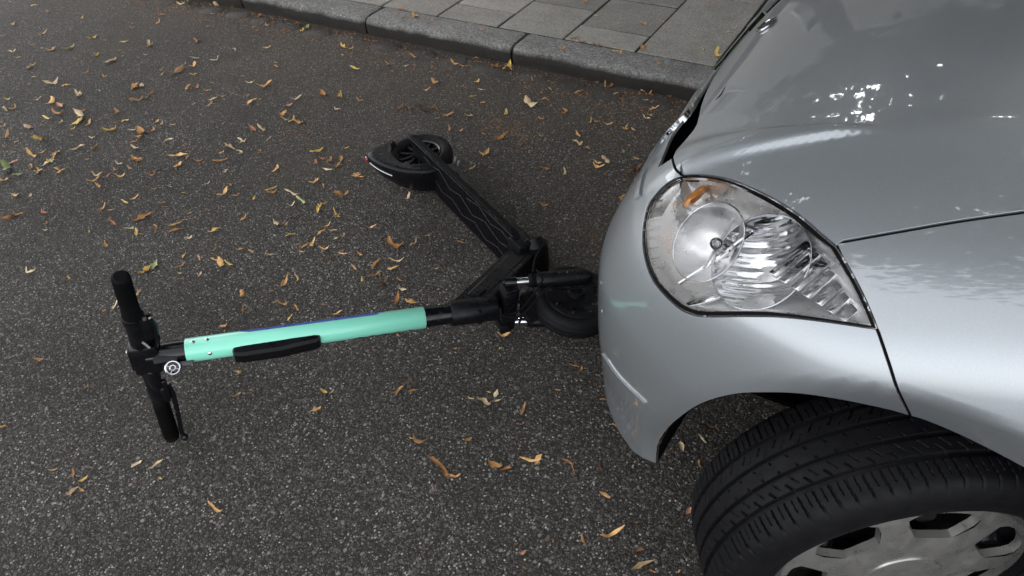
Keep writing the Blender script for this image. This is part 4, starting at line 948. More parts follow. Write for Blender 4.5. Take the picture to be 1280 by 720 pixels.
# rear mudguard: a wedge-shaped shell round the outside of the wheel, with a broad flange on top, pointed at the tail lamp
FT = np.array([[-1.5175, 1.5952, .130], [-1.5399, 1.5495, .130], [-1.5465, 1.4945, .130], [-1.5044, 1.4691, .130], [-1.438, 1.4563, .130], [-1.362, 1.4598, .130], [-1.2969, 1.4851, .130], [-1.261, 1.5232, .130]])
FI = np.array([[-1.5059, 1.5982, .124], [-1.4965, 1.5673, .124], [-1.4762, 1.5363, .124], [-1.4351, 1.5104, .124], [-1.386, 1.5003, .124], [-1.3416, 1.5048, .124], [-1.3093, 1.5253, .124], [-1.2906, 1.5558, .124]])
FB = np.array([[-1.5506, 1.6101, .100], [-1.5699, 1.5595, .100], [-1.5703, 1.5104, .088], [-1.5185, 1.4858, .070], [-1.4608, 1.4795, .050], [-1.3891, 1.4835, .035], [-1.3308, 1.5057, .025], [-1.2875, 1.5363, .022]])
def dense(P, n=5):
    X = np.vstack([2 * P[0] - P[1], P, 2 * P[-1] - P[-2]]); Q = []
    for i in range(1, len(X) - 2):
        for k in range(n):
            t = k / n; a, b_, c, d = X[i - 1:i + 3]; Q.append(.5 * (2 * b_ + (c - a) * t + (2 * a - 5 * b_ + 4 * c - d) * t * t + (3 * b_ - a - 3 * c + d) * t ** 3))
    return np.array(Q + [P[-1]])
ft, fi, fb_ = dense(FT), dense(FI), dense(FB); up = np.array([0, 0, 1.]); out_ = ft - RWc; out_[:, 2] = 0; out_ /= np.linalg.norm(out_, axis=1, keepdims=True)
rows = [fi - up * .02, fi, fi * .8 + ft * .2 + up * .005, fi * .25 + ft * .75 + up * .004, ft, ft + out_ * .004 - up * .006, ft * .62 + fb_ * .38 + out_ * .007, ft * .3 + fb_ * .7 + out_ * .006, fb_, fb_ - out_ * .012 - up * .006]
vs = np.vstack(rows); n_ = len(ft); b = MB(); b.add(vs, [(i * n_ + j, i * n_ + j + 1, (i + 1) * n_ + j + 1, (i + 1) * n_ + j) for i in range(len(rows) - 1) for j in range(n_ - 1)])
fnd = b.build('rear_mudguard', MT['black'], sct, sharp=50)
md = fnd.modifiers.new('thick', 'SOLIDIFY'); md.thickness = .003; md.offset = -1
def fp(j, t, o): return ft[j] * (1 - t) + fb_[j] * t + out_[j] * o
b = MB(); b.sphere(fp(12, .45, .006), (.007, .007, .009), None, 14); b.build('tail_lamp', MT['red'], sct)
b = MB(); b.tube([fp(j, .42 + .0 * j, .0085) for j in range(14, 23)], .0017, 6); b.build('tail_lamp_line', MT['white'], sct)
b = MB(); b.sphere(fp(11, .40, .0055), .0042, None, 10); b.build('reflector_mark', MT['white'], sct)
# rear fork plates running back from the deck
b = MB(); b.box(dk(.665, .070, .008), E1 * .09, EZ * .003, E2 * .015, .001); b.build('rear_fork', MT['gloss'], sct); b = MB(); b.box(dk(.66, -.055, -.01), E1 * .07, EZ * .003, E2 * .018, .001); b.build('rear_fork', MT['gloss'], sct)
b = MB(); b.lathe(RWc + RAX * .035, RAX, [(0, .024), (.006, .023), (.008, .012), (.013, .011), (.013, -.0)], 6); b.build('axle_nut', MT['steel'], sct)

# steering head, sprung fork and front wheel under the bumper
FWc = np.array([-.590, 1.190, .090]); FAX = nz(SU + .12 * SS)
b = MB(); b.box(stem(-.028), SD * .020, SU * .070, SS * .024, .006); b.build('fork_crown', MT['gloss'], sct)
b = MB(); b.box(stem(-.020) + SU * .052 + SS * .004, SD * .016, SU * .012, SS * .027, .004); b.build('crown_clamp', MT['black'], sct); b = MB(); b.box(stem(-.020) - SU * .058 + SS * .004, SD * .016, SU * .012, SS * .027, .004); b.build('crown_clamp', MT['black'], sct)
u0, u1, u2 = np.array([-.722, 1.082, .196]), np.array([-.676, 1.118, .190]), np.array([-.549, 1.226, .170])
ud = nz(u2 - u0)
b = MB(); b.tube([u0 - ud * .012, u0 + ud * .018], .0135, 20); b.build('spring_cap', MT['gloss'], sct)
b = MB(); b.tube([u0 + ud * .018, u0 + ud * .055], .0105, 20); b.build('fork_tube', MT['chrome'], sct)
b = MB(); b.tube([u0 + ud * .050, u0 + ud * .056, u0 + ud * .064, u0 + ud * .070], [.014, .0185, .0185, .015], 20); b.tube([u0 + ud * .066, u0 + ud * .073], .018, 20); b.build('fork_boot', MT['rubber'], sct)
b = MB(); b.tube([u0 + ud * .068, u0 + ud * .078, u0 + ud * .12, u0 + ud * .195, u0 + ud * .212, u0 + ud * .220], [.0175, .0215, .0215, .0225, .020, .010], 24); up_ = b.build('fork_leg', MT['black'], sct, sharp=50)
b = MB(); p = u0 + ud * .178 + nz(CV) * .021; b.lathe(p, nz(CV), [(0, -.001), (.004, -.001), (.005, .0015), (.0065, .001), (.007, -.003)], 12); b.build('bolt', MT['gloss'], up_)
lo0 = np.array([-.725, 1.066, .062]); ld = nz(np.array([-.545, 1.205, .030]) - lo0)
b = MB(); b.tube([lo0 - ld * .01, lo0 + ld * .012], .0135, 18); b.build('spring_cap', MT['gloss'], sct); b = MB(); b.tube([lo0 + ld * .05, lo0 + ld * .056], .016, 18); b.build('spring_cap', MT['gloss'], sct)
b = MB(); b.tube([lo0 + ld * .010, lo0 + ld * .052], .0115, 18); b.build('fork_tube', MT['chrome'], sct)
b = MB(); b.tube([lo0 + ld * .054, lo0 + ld * .065, lo0 + ld * .20, lo0 + ld * .212], [.016, .019, .019, .01], 20); b.build('fork_leg', MT['black'], sct)
scooter_wheel(FWc, FAX, .116, .062, 'front_wheel', True)
# axle lugs and cable loops
b = MB(); b.lathe(FWc + FAX * .034, FAX, [(0, .020), (.012, .019), (.022, .014), (.024, .0)], 24); b.build('axle_cap', MT['black'], sct)
b = MB()
def cable(pts_, r=.0026):
    P = np.array(pts_, float); Q = []
    X = np.vstack([2 * P[0] - P[1], P, 2 * P[-1] - P[-2]])
    for i in range(1, len(X) - 2):
        for k in range(6):
            t = k / 6; a, b_, c, d = X[i - 1:i + 3]; Q.append(.5 * (2 * b_ + (c - a) * t + (2 * a - 5 * b_ + 4 * c - d) * t * t + (3 * b_ - a - 3 * c + d) * t ** 3))
    Q.append(P[-1]); b = MB(); b.tube(Q, r, 8); return b.build('cable', MT['rubber'], sct)
hubp = u0 + ud * .075
cable([stem(.0) - CU * .03 + CV * .02, stem(-.05) - CU * .012 + CV * .045, hubp + CV * .022 - CU * .010, hubp + CV * .026 + CU * .012, hubp + CU * .026, hubp + CU * .02 - CV * .02])
cable([stem(.01) + CV * .03 - CU * .02, stem(-.045) + CV * .046 - CU * .03, hubp + CV * .032 - CU * .026 - SD * .01, hubp + ud * .04 + CV * .022 - CU * .028, FWc + FAX * .05])
cable([u0 + ud * .13 - CU * .024 + CV * .008, u0 + ud * .17 - CU * .030 + CV * .012, u0 + ud * .205 - CU * .022 + CV * .014, u0 + ud * .222 - CU * .004 + CV * .006], .0022)
cable([hubp - ud * .01 + CU * .02, hubp + ud * .01 + CU * .06 - CV * .02, hubp + ud * .05 + CU * .10 - CV * .05], .0035)
cable([stem(-.05) + CV * .01 + CU * .01, stem(-.06) + CV * .03, stem(-.055) + CV * .03 - CU * .03, stem(-.045) + CV * .02 - CU * .05], .003)
# stub of front mudguard: a faceted flap between fork and wheel
fa = nz(-SD); fo_ = stem(-.082) - SU * .012 + SS * 0
poly = [(-.010, .030), (.012, .040), (.036, .012), (.030, -.034), (.002, -.046), (-.016, -.012)]
b = MB(); b.prism(poly, fo_ + CV * .014, fa, CU, CV, -.03, .012); b.prism([(x_ * .6 + .004, y_ * .62) for x_, y_ in poly], fo_ + CV * .014, fa, CU, CV, .0115, .0155); b.build('front_mudguard', MT['rubber'], sct, smooth=False)

# ------------------------------------------------------------------ fallen leaves and crumbs
LEAF = "-0.651,0.625,0,0.083,-7,o -0.239,0.671,0,0.064,54,o -0.16,0.639,0,0.059,53,p -2.626,0.748,0,0.082,54,o -0.483,0.748,0,0.056,28,o -1.275,0.306,0,0.048,92,p -2.175,0.963,0,0.074,43,o -1.259,1.239,0,0.08,1,o -0.749,0.67,0,0.054,1,d -3.02,1.812,0,0.101,84,d -2.834,1.157,0,0.072,45,p -1.608,1.383,0,0.067,39,o -3.508,1.477,0,0.081,41,p -2.848,1.028,0,0.066,81,p -2.388,1.298,0,0.088,10,o -2.2,1.351,0,0.067,44,o -1.458,0.935,0,0.057,81,o -0.736,1.966,0,0.069,50,d -1.054,0.298,0,0.051,-5,o -0.619,0.625,0,0.041,17,o -0.176,0.662,0,0.038,58,d -2.836,1.309,0,0.072,34,y -2.96,1.542,0,0.073,41,o -2.028,0.99,0,0.057,39,y -1.916,0.774,0,0.05,70,y -1.782,1.307,0,0.069,13,p -1.095,1.03,0,0.064,104,o -0.887,0.765,0,0.043,46,o -0.666,0.841,0,0.046,4,p -0.33,0.796,0,0.045,104,d -0.153,1.03,0,0.039,8,d -1.397,0.163,0,0.033,70,p -2.244,1.438,0,0.084,3,p -2.001,0.964,0,0.055,34,o -2.502,1.888,0,0.083,14,o -1.289,1.959,0,0.065,52,o -1.895,1.567,0,0.061,54,y -1.622,1.502,0,0.064,17,o -1.23,1.095,0,0.049,41,o -1.289,1.954,0,0.065,52,o -0.549,0.697,0,0.042,-23,o -0.401,0.782,0,0.04,-21,o -3.449,1.762,0,0.069,62,p -2.551,1.033,0,0.054,44,o -1.878,1.028,0,0.054,26,y -2.016,1.199,0,0.067,103,o -1.83,0.843,0,0.045,51,o -2.278,1.86,0,0.064,45,p -1.76,1.485,0,0.061,16,p -1.873,1.295,0,0.053,53,y -1.209,1.184,0,0.054,6,p -1.185,1.077,0,0.045,41,d -0.861,1.929,0,0.058,0,o -0.692,1.783,0,0.05,17,y -1.396,0.869,0,0.049,16,o -1.225,0.91,0,0.043,64,o -0.742,1.062,0,0.043,13,o -0.52,0.698,0,0.035,22,o -0.291,0.747,0,0.032,17,o -3.218,1.075,0,0.073,114,o -3.032,1.287,0,0.076,111,y -2.663,1.33,0,0.058,34,o -3.058,1.959,0,0.075,22,p -2.773,1.189,0,0.058,91,o -2.962,0.928,0,0.105,-7,g -1.579,2.016,0,0.058,44,o -1.197,1.148,0,0.044,57,o -0.569,0.865,0,0.042,102,o -0.15,0.99,0,0.033,-22,p -1.343,2.707,1,0.074,64,o -1.32,0.286,0,0.03,100,p -0.288,0.63,0,0.028,-39,o -3.809,1.774,0,0.071,92,g -3.195,1.255,0,0.063,24,y -3.052,1.134,0,0.066,16,y -2.735,1.019,0,0.049,91,o -2.483,1.099,0,0.05,34,o -2.155,0.897,0,0.048,26,g -1.768,2.416,0,0.064,12,o -1.759,1.406,0,0.052,79,o -1.002,2.043,0,0.062,-19,p -1.033,1.838,0,0.048,16,o -1.402,0.197,0,0.025,70,y -3.793,1.543,0,0.076,112,p -3.886,1.716,0,0.057,48,o -3.805,1.909,0,0.059,48,y -3.11,1.375,0,0.048,59,o -2.945,1.569,0,0.051,46,d -2.952,1.607,0,0.052,71,d -2.69,1.361,0,0.076,-1,o -2.53,1.365,0,0.048,78,p -2.633,1.697,0,0.052,69,p -2.858,1.056,0,0.062,116,y -2.572,1.065,0,0.054,17,p -2.371,1.16,0,0.043,44,o -2.284,1.312,0,0.047,34,o -2.303,1.028,0,0.043,85,o -1.833,1.12,0,0.047,94,o -1.717,0.914,0,0.059,-13,o -2.269,1.794,0,0.051,56,r -1.806,1.987,0,0.054,64,d -1.732,2.03,0,0.054,64,d -1.683,2.005,0,0.057,6,d -1.854,1.281,0,0.042,43,o -1.715,1.289,0,0.067,-17,g -1.63,1.285,0,0.068,122,y -1.616,1.128,0,0.039,51,y -1.537,1.217,0,0.04,60,o -1.503,1.209,0,0.045,11,p -1.531,1.102,0,0.044,90,o -1.457,1.121,0,0.039,34,o -1.39,1.132,0,0.039,34,o -1.258,1.139,0,0.057,121,o -1.21,1.272,0,0.048,90,p -1.382,1.469,0,0.049,81,p -1.285,1.834,0,0.054,75,o -1.312,2.235,0,0.083,-35,p -1.152,2.22,0,0.055,61,o -0.722,1.987,0,0.043,25,d -1.862,0.622,0,0.052,133,p -1.482,0.787,0,0.045,117,o -1.258,0.555,0,0.03,47,o -1.056,1.051,0,0.045,-13,o -1.039,0.619,0,0.03,47,o -0.852,0.783,0,0.032,27,o -0.185,0.946,0,0.031,-52,p -0.136,0.635,0,0.023,7,o -1.216,2.681,1,0.056,-8,d -4.141,1.832,0,0.063,95,o -3.584,1.771,0,0.058,90,y -3.416,1.346,0,0.045,60,p -2.843,1.391,0,0.043,57,y -2.946,1.988,0,0.052,47,p -2.959,1.041,0,0.089,-11,o -2.99,0.97,0,0.041,45,r -2.746,0.834,0,0.041,34,o -2.533,1.21,0,0.077,-11,o -2.334,1.253,0,0.047,94,o -2.358,0.931,0,0.051,116,o -1.909,0.804,0,0.054,132,g -1.685,0.923,0,0.045,2,y -2.043,2.41,0,0.059,6,o -1.752,1.521,0,0.042,62,o -1.675,1.202,0,0.038,34,d -1.391,1.282,0,0.037,34,o -1.275,2.294,0,0.047,13,o -0.954,2.22,0,0.045,5,o -0.838,2.41,0,0.06,72,o -0.854,1.983,0,0.059,-36,p -1.318,0.611,0,0.033,15,o -0.52,1.051,0,0.031,-9,o -0.382,0.771,0,0.028,-50,o -0.116,0.799,0,0.025,75,r -4.071,1.617,0,0.047,48,p -3.59,1.949,0,0.052,34,y -3.736,2.439,0,0.063,21,y -3.453,1.625,0,0.046,76,r -3.425,1.495,0,0.043,61,o -3.336,1.365,0,0.086,132,o -3.444,1.246,0,0.047,99,o -3.322,1.127,0,0.044,98,o -3.2,1.306,0,0.083,-7,o -3.077,1.333,0,0.098,-18,p -2.985,1.314,0,0.076,129,o -2.746,1.353,0,0.04,45,p -2.664,1.391,0,0.044,90,o -2.997,1.895,0,0.052,84,o -2.448,1.749,0,0.078,120,o -3.063,1.009,0,0.036,71,o -2.89,0.874,0,0.072,-7,o -2.616,0.769,0,0.031,66,o -2.471,0.813,0,0.031,65,g -2.179,1.054,0,0.041,18,o -2.314,0.995,0,0.045,12,y -2.02,1.019,0,0.032,62,o -1.968,1.208,0,0.038,25,o -1.748,0.917,0,0.036,19,y -2.8,2.196,0,0.052,72,o -2.231,2.2,0,0.077,-18,y -2.191,1.698,0,0.051,7,p -2.1,1.949,0,0.07,-16,y -1.819,1.963,0,0.042,44,d -1.674,2.037,0,0.051,79,d -1.958,1.407,0,0.059,116,o -1.731,1.255,0,0.034,61,p -1.53,1.184,0,0.042,101,o -1.516,1.127,0,0.05,122,o -1.337,1.155,0,0.037,6,o -1.341,2.241,0,0.061,87,p -0.836,2.321,0,0.047,-19,p -1.157,2.034,0,0.046,-8,g -0.873,1.956,0,0.036,25,o -0.956,1.839,0,0.059,-44,p -0.751,1.945,0,0.037,42,d -1.288,1.846,0,0.045,75,p -1.871,0.377,0,0.032,21,o -1.338,0.832,0,0.033,99,y -0.655,0.876,0,0.03,95,p -0.641,0.858,0,0.026,52,p -0.347,0.927,0,0.024,21,o -2.317,2.686,1,0.051,47,o -1.493,0.177,0,0.023,40,o -1.29,2.681,1,0.054,-16,d -1.129,2.663,1,0.044,0,o -0.745,3.031,1,0.041,22,y -3.703,2.469,0,0.13,146,g -3.47,1.219,0,0.084,-9,p -2.655,1.294,0,0.034,68,o -2.613,1.459,0,0.036,45,p -3.018,1.84,0,0.042,73,o -2.831,1.723,0,0.067,117,o -2.59,1.885,0,0.052,6,p -2.245,1.496,0,0.068,-21,p -2.886,0.979,0,0.055,1,o -2.876,0.922,0,0.046,11,g -2.49,1.016,0,0.043,11,o -2.373,1.196,0,0.032,66,d -2.607,1.262,0,0.062,-8,p -2.118,1.302,0,0.034,74,p -2.251,0.894,0,0.055,-11,r -2.071,0.938,0,0.052,-12,o -1.921,0.957,0,0.029,42,p -2.27,0.6,0,0.053,-12,p -2.873,2.489,0,0.048,34,o -2.108,2.293,0,0.059,-9,o -2.233,1.727,0,0.054,104,o -2.125,1.706,0,0.056,-9,o -2.215,1.592,0,0.063,-16,p -1.496,2.044,0,0.041,6,o -1.629,2.48,0,0.062,-23,d -1.573,2.504,0,0.072,98,y -2.108,1.464,0,0.036,74,o -1.632,1.313,0,0.032,34,o -1.549,1.283,0,0.05,-25,y -1.601,1.019,0,0.032,19,p -1.303,1.09,0,0.042,-24,o -1.078,1.35,0,0.038,-17,o -1.437,0.966,0,0.042,-21,y -1.288,1.755,0,0.035,16,g -1.274,1.728,0,0.039,74,y -1.179,2.411,0,0.047,69,o -1.03,2.458,0,0.039,44,o -0.936,2.524,0,0.054,-33,o -1.006,2.221,0,0.041,-11,o -1.024,2.097,0,0.051,-32,o -0.707,1.809,0,0.032,42,o -0.927,1.641,0,0.036,-11,o -1.492,2.042,0,0.037,24,o -1.847,0.694,0,0.035,120,o -1.49,0.718,0,0.025,41,o -1.11,1.084,0,0.028,26,p -1.283,0.695,0,0.023,55,d -0.135,0.921,0,0.024,100,o -1.439,0.194,0,0.025,138,o -0.788,2.815,1,0.038,0,o -0.643,0.727,0,0.021,51,o -0.387,0.543,0,0.018,39,r -2.92,1.832,0,0.043,23,y -2.149,0.8,0,0.046,-7,o -2.195,1.937,0,0.071,-26,o -2.047,1.857,0,0.049,-5,p -1.628,2.317,0,0.041,64,y -1.569,2.261,0,0.037,23,p -0.756,2.04,0,0.034,-12,p -0.406,0.987,0,0.021,15,o -0.643,0.727,0,0.02,39,o -1.613,3.05,1,0.041,21,o -1.121,2.977,1,0.057,-32,o -1.057,3.029,1,0.04,-2,o -0.715,2.788,1,0.074,-63,y -0.638,0.581,0,0.02,106,r -4.618,2.077,0,0.043,50,y -4.378,2.091,0,0.043,50,y -4.446,1.848,0,0.073,123,p -3.271,1.46,0,0.083,-17,p -3.262,1.357,0,0.069,-8,r -3.135,1.07,0,0.029,72,o -3.209,1.17,0,0.065,-6,p -2.955,1.43,0,0.067,131,o -2.702,1.442,0,0.043,106,o -2.667,1.44,0,0.036,90,p -2.725,1.748,0,0.039,23,o -2.612,1.736,0,0.034,57,o -2.949,1.07,0,0.029,57,o -2.886,1.092,0,0.046,122,o -2.82,0.971,0,0.062,143,o -2.541,0.819,0,0.059,-21,r -2.563,1.154,0,0.043,5,p -2.178,1.425,0,0.05,-10,p -2.246,1.393,0,0.03,65,o -2.121,0.896,0,0.051,-22,y -2.096,0.898,0,0.029,26,r -1.988,1.099,0,0.036,6,o -1.805,0.9,0,0.044,-24,r -1.67,1.003,0,0.027,26,p -3.106,1.048,0,0.029,71,o -2.447,2.363,0,0.068,-19,y -2.58,2.017,0,0.037,46,d -2.003,1.96,0,0.041,6,o -2.145,1.553,0,0.035,84,p -1.79,2.158,0,0.043,81,o -1.769,1.994,0,0.051,-18,d -1.65,2.038,0,0.055,-27,d -1.512,1.924,0,0.051,-26,o -1.702,2.55,0,0.083,117,y -1.826,2.429,0,0.066,-30,o -1.833,1.538,0,0.041,-3,r -1.704,1.152,0,0.045,-22,p -1.669,1.161,0,0.026,60,o -1.517,1.078,0,0.027,26,p -1.188,1.106,0,0.026,71,p -1.147,1.113,0,0.032,-13,o -1.096,2.502,0,0.064,99,o -0.896,2.457,0,0.032,23,o -1.217,2.152,0,0.036,-2,o -1.024,2.205,0,0.051,92,y -0.833,2.355,0,0.041,-26,o -0.952,2.027,0,0.034,-9,o -0.666,1.799,0,0.033,68,o -1.546,0.843,0,0.037,-16,o -1.47,0.891,0,0.023,58,o -1.347,0.873,0,0.036,-33,o -1.06,0.673,0,0.027,-11,y -1.041,0.681,0,0.022,93,p -0.705,0.835,0,0.021,15,p -0.498,1.046,0,0.027,108,o -0.131,1.036,0,0.021,-45,o -2.293,2.696,1,0.042,21,o -1.8,2.637,1,0.038,22,r -1.096,2.657,1,0.055,86,o -1.028,2.745,1,0.063,92,o -3.708,2.279,0,0.053,11,o -3.087,1.628,0,0.075,133,o -1.715,0.994,0,0.029,12,o -1.799,2.236,0,0.065,-35,o -0.879,2.224,0,0.052,97,o -0.521,0.962,0,0.02,15,o -0.77,0.666,0,0.018,27,y -0.409,0.551,0,0.016,80,d -1.381,0.175,0,0.022,3,o -4.341,1.721,0,0.034,66,y -3.972,1.585,0,0.033,48,y -3.915,1.471,0,0.032,48,o -3.67,1.485,0,0.038,23,p -3.217,1.528,0,0.036,23,p -2.604,1.65,0,0.048,114,o -2.431,0.756,0,0.026,26,p -2.534,1.083,0,0.031,105,r -2.542,1.12,0,0.034,10,o -2.034,1.057,0,0.024,72,y -2.034,1.24,0,0.039,118,o -1.861,0.883,0,0.034,126,y -1.792,0.953,0,0.026,100,o -1.738,0.846,0,0.026,106,p -3.152,2.486,0,0.062,107,o -2.39,2.36,0,0.04,79,y -2.161,1.703,0,0.055,123,y -1.916,1.667,0,0.028,34,r -1.571,2.196,0,0.038,79,y -1.759,2.514,0,0.033,22,o -1.582,2.474,0,0.049,90,o -1.805,1.539,0,0.049,125,o -1.841,1.502,0,0.049,-29,r -1.646,1.512,0,0.026,43,o -1.555,1.1,0,0.022,42,o -1.073,2.513,0,0.056,99,o -0.9,2.511,0,0.05,90,o -1.151,2.244,0,0.044,-33,o -1.655,0.381,0,0.017,92,o -1.739,0.191,0,0.019,27,o -0.888,0.798,0,0.02,90,d -2.185,2.638,1,0.07,-31,o -2.128,2.87,1,0.037,21,o -0.908,2.616,1,0.046,-40,o -0.734,3.084,1,0.03,22,y -1.346,2.591,1,0.036,64,o -0.931,3.334,1,0.043,64,o -0.699,2.692,1,0.03,44,g -1.487,3.118,1,0.078,103,o -3.318,1.633,0,0.042,7,o -3.558,1.287,0,0.041,9,y -1.503,2.165,0,0.028,54,y -1.371,2.132,0,0.051,-49,y -1.463,1.182,0,0.021,67,p -1.366,2.982,1,0.029,21,y -0.866,2.928,1,0.026,22,y -4.054,1.714,0,0.029,48,y -3.437,1.982,0,0.085,145,p -3.716,2.093,0,0.046,4,r -3.527,2.515,0,0.076,-20,p -3.32,2.274,0,0.031,48,p -3.06,1.644,0,0.053,127,p -3.109,1.261,0,0.033,112,p -3.166,1.208,0,0.024,45,o -3.008,1.252,0,0.032,111,y -2.854,1.238,0,0.033,9,p -3.114,1.799,0,0.028,73,y -3.054,1.894,0,0.031,84,y -2.798,1.748,0,0.051,124,r -2.678,1.627,0,0.029,90,p -2.263,1.582,0,0.051,-30,r -2.768,1.019,0,0.045,-11,o -2.561,0.863,0,0.024,106,r -2.126,1.22,0,0.03,110,p -2.158,1.134,0,0.023,25,y -2.322,0.938,0,0.023,25,o -1.888,1.226,0,0.028,107,y -1.802,0.819,0,0.02,26,p -3.148,1.029,0,0.023,45,o -3.045,2.485,0,0.035,21,o -2.022,2.316,0,0.035,83,p -2.596,2.059,0,0.036,5,o -1.461,1.935,0,0.024,43,o -1.365,1.954,0,0.026,6,o -1.784,2.568,0,0.029,22,o -1.55,2.481,0,0.04,-24,o -1.804,1.637,0,0.023,43,y -1.711,1.396,0,0.035,-19,o -1.535,1.277,0,0.026,0,y -1.233,1.218,0,0.028,113,o -1.387,1.493,0,0.034,114,o -1.248,1.058,0,0.024,106,y -1.537,0.905,0,0.022,102,p -1.405,2.413,0,0.049,103,o -0.748,2.377,0,0.026,-13,d -0.845,2.219,0,0.04,-50,p -0.816,1.9,0,0.036,-53,d -1.37,2.133,0,0.048,-49,o -1.246,1.77,0,0.036,-34,d -1.27,0.706,0,0.019,109,o -0.976,0.679,0,0.02,-19,d -0.674,0.873,0,0.016,27,y -0.552,0.828,0,0.017,93,r -2.244,2.615,1,0.049,99,o -3.432,2.404,0,0.034,21,p -3.344,1.888,0,0.027,47,p -2.497,1.154,0,0.042,138,o -2.24,1.138,0,0.026,11,p -2.101,1.012,0,0.019,82,o -3.016,2.411,0,0.043,-3,o -1.767,1.565,0,0.039,125,o -1.731,1.569,0,0.022,25,o -1.192,1.33,0,0.02,11,o -1.143,2.522,0,0.024,23,o -2.017,2.544,1,0.027,22,o -1.236,0.288,0,0.016,1,p -0.343,0.598,0,0.012,89,o -3.201,1.655,0,0.027,23,r -4.421,2.042,0,0.043,4,r -4.124,2.061,0,0.046,119,y -4.155,1.696,0,0.025,82,o -3.994,1.632,0,0.024,80,o -3.714,1.919,0,0.029,22,y -3.859,1.99,0,0.025,64,r -3.637,2.198,0,0.079,144,o -3.411,2.529,0,0.048,-9,o -3.067,2.363,0,0.034,94,o -3.274,1.788,0,0.023,47,r -2.954,1.21,0,0.023,24,y -2.975,1.391,0,0.02,45,r -3.07,1.767,0,0.033,109,p -3.219,2.111,0,0.066,-29,r -2.419,1.561,0,0.02,67,y -2.689,0.857,0,0.029,130,p -2.348,1.309,0,0.038,-21,p -2.284,1.102,0,0.023,11,o -1.853,0.984,0,0.016,61,o -2.78,2.466,0,0.055,119,g -1.664,2.25,0,0.024,64,o -1.376,1.994,0,0.02,24,o -1.447,1.205,0,0.025,117,o -1.37,1.148,0,0.016,58,p -1.074,1.207,0,0.016,26,p -1.453,2.403,0,0.022,23,o -1.301,2.389,0,0.034,-33,p -0.818,2.529,0,0.02,23,o -0.817,2.059,0,0.026,-33,g -0.955,1.875,0,0.018,25,d -0.74,1.895,0,0.017,25,o -1.726,0.528,0,0.014,93,o -1.008,0.925,0,0.019,-23,o -2.08,2.633,1,0.025,21,o -2.23,2.839,1,0.027,21,o -0.855,2.7,1,0.02,22,o -3.521,1.864,0,0.025,22,y -3.447,1.824,0,0.021,76,o -2.95,2.116,0,0.046,-22,p -3.248,2.086,0,0.025,22,r -2.511,1.791,0,0.027,102,r -2.118,0.637,0,0.025,-18,o -2.785,2.431,0,0.042,112,y -1.717,2.185,0,0.02,23,r -0.088,0.662,0,0.012,83,o -1.653,2.814,1,0.02,21,o -1.232,2.942,1,0.019,21,o -3.959,1.711,0,0.023,22,p -3.765,2.128,0,0.039,-6,o -3.344,1.848,0,0.022,22,o -3.618,1.422,0,0.021,101,r -2.876,1.363,0,0.019,24,o -2.769,1.809,0,0.02,23,p -2.68,1.918,0,0.02,23,o -2.47,0.781,0,0.02,128,o -2.72,1.12,0,0.017,24,o -2.472,1.333,0,0.017,24,o -2.039,0.677,0,0.014,26,p -2.974,2.508,0,0.023,21,o -3.015,2.337,0,0.022,22,o -2.634,2.092,0,0.02,23,o -2.431,1.786,0,0.019,23,y -1.604,1.977,0,0.023,91,y -1.21,1.762,0,0.015,25,o -1.877,0.593,0,0.012,59,o -1.749,0.232,0,0.012,110,y -1.279,0.862,0,0.012,26,y -1.285,0.921,0,0.015,-6,o -1.015,1.132,0,0.012,26,o -1.058,0.572,0,0.012,27,o -0.528,0.813,0,0.012,27,r -2.276,0.82,0,0.02,133,y -2.383,2.288,0,0.025,-9,p -0.726,1.016,0,0.012,27,y -0.726,1.014,0,0.012,-27,y -4.828,2.052,0,0.018,87,y -2.53,0.898,0,0.012,25,o -2.591,1.133,0,0.012,89,r -2.123,1.28,0,0.012,25,p -1.771,2.092,0,0.013,23,o -1.587,2.118,0,0.013,23,y -1.215,2.527,0,0.013,23,o -0.819,2.112,0,0.012,24,p -1.521,0.519,0,0.012,27,o -0.859,0.902,0,0.012,27,p -0.837,0.957,0,0.012,27,o -1.705,2.574,1,0.014,22,o -2.545,2.277,0,0.012,22,o -1.839,0.252,0,0.012,27,o"
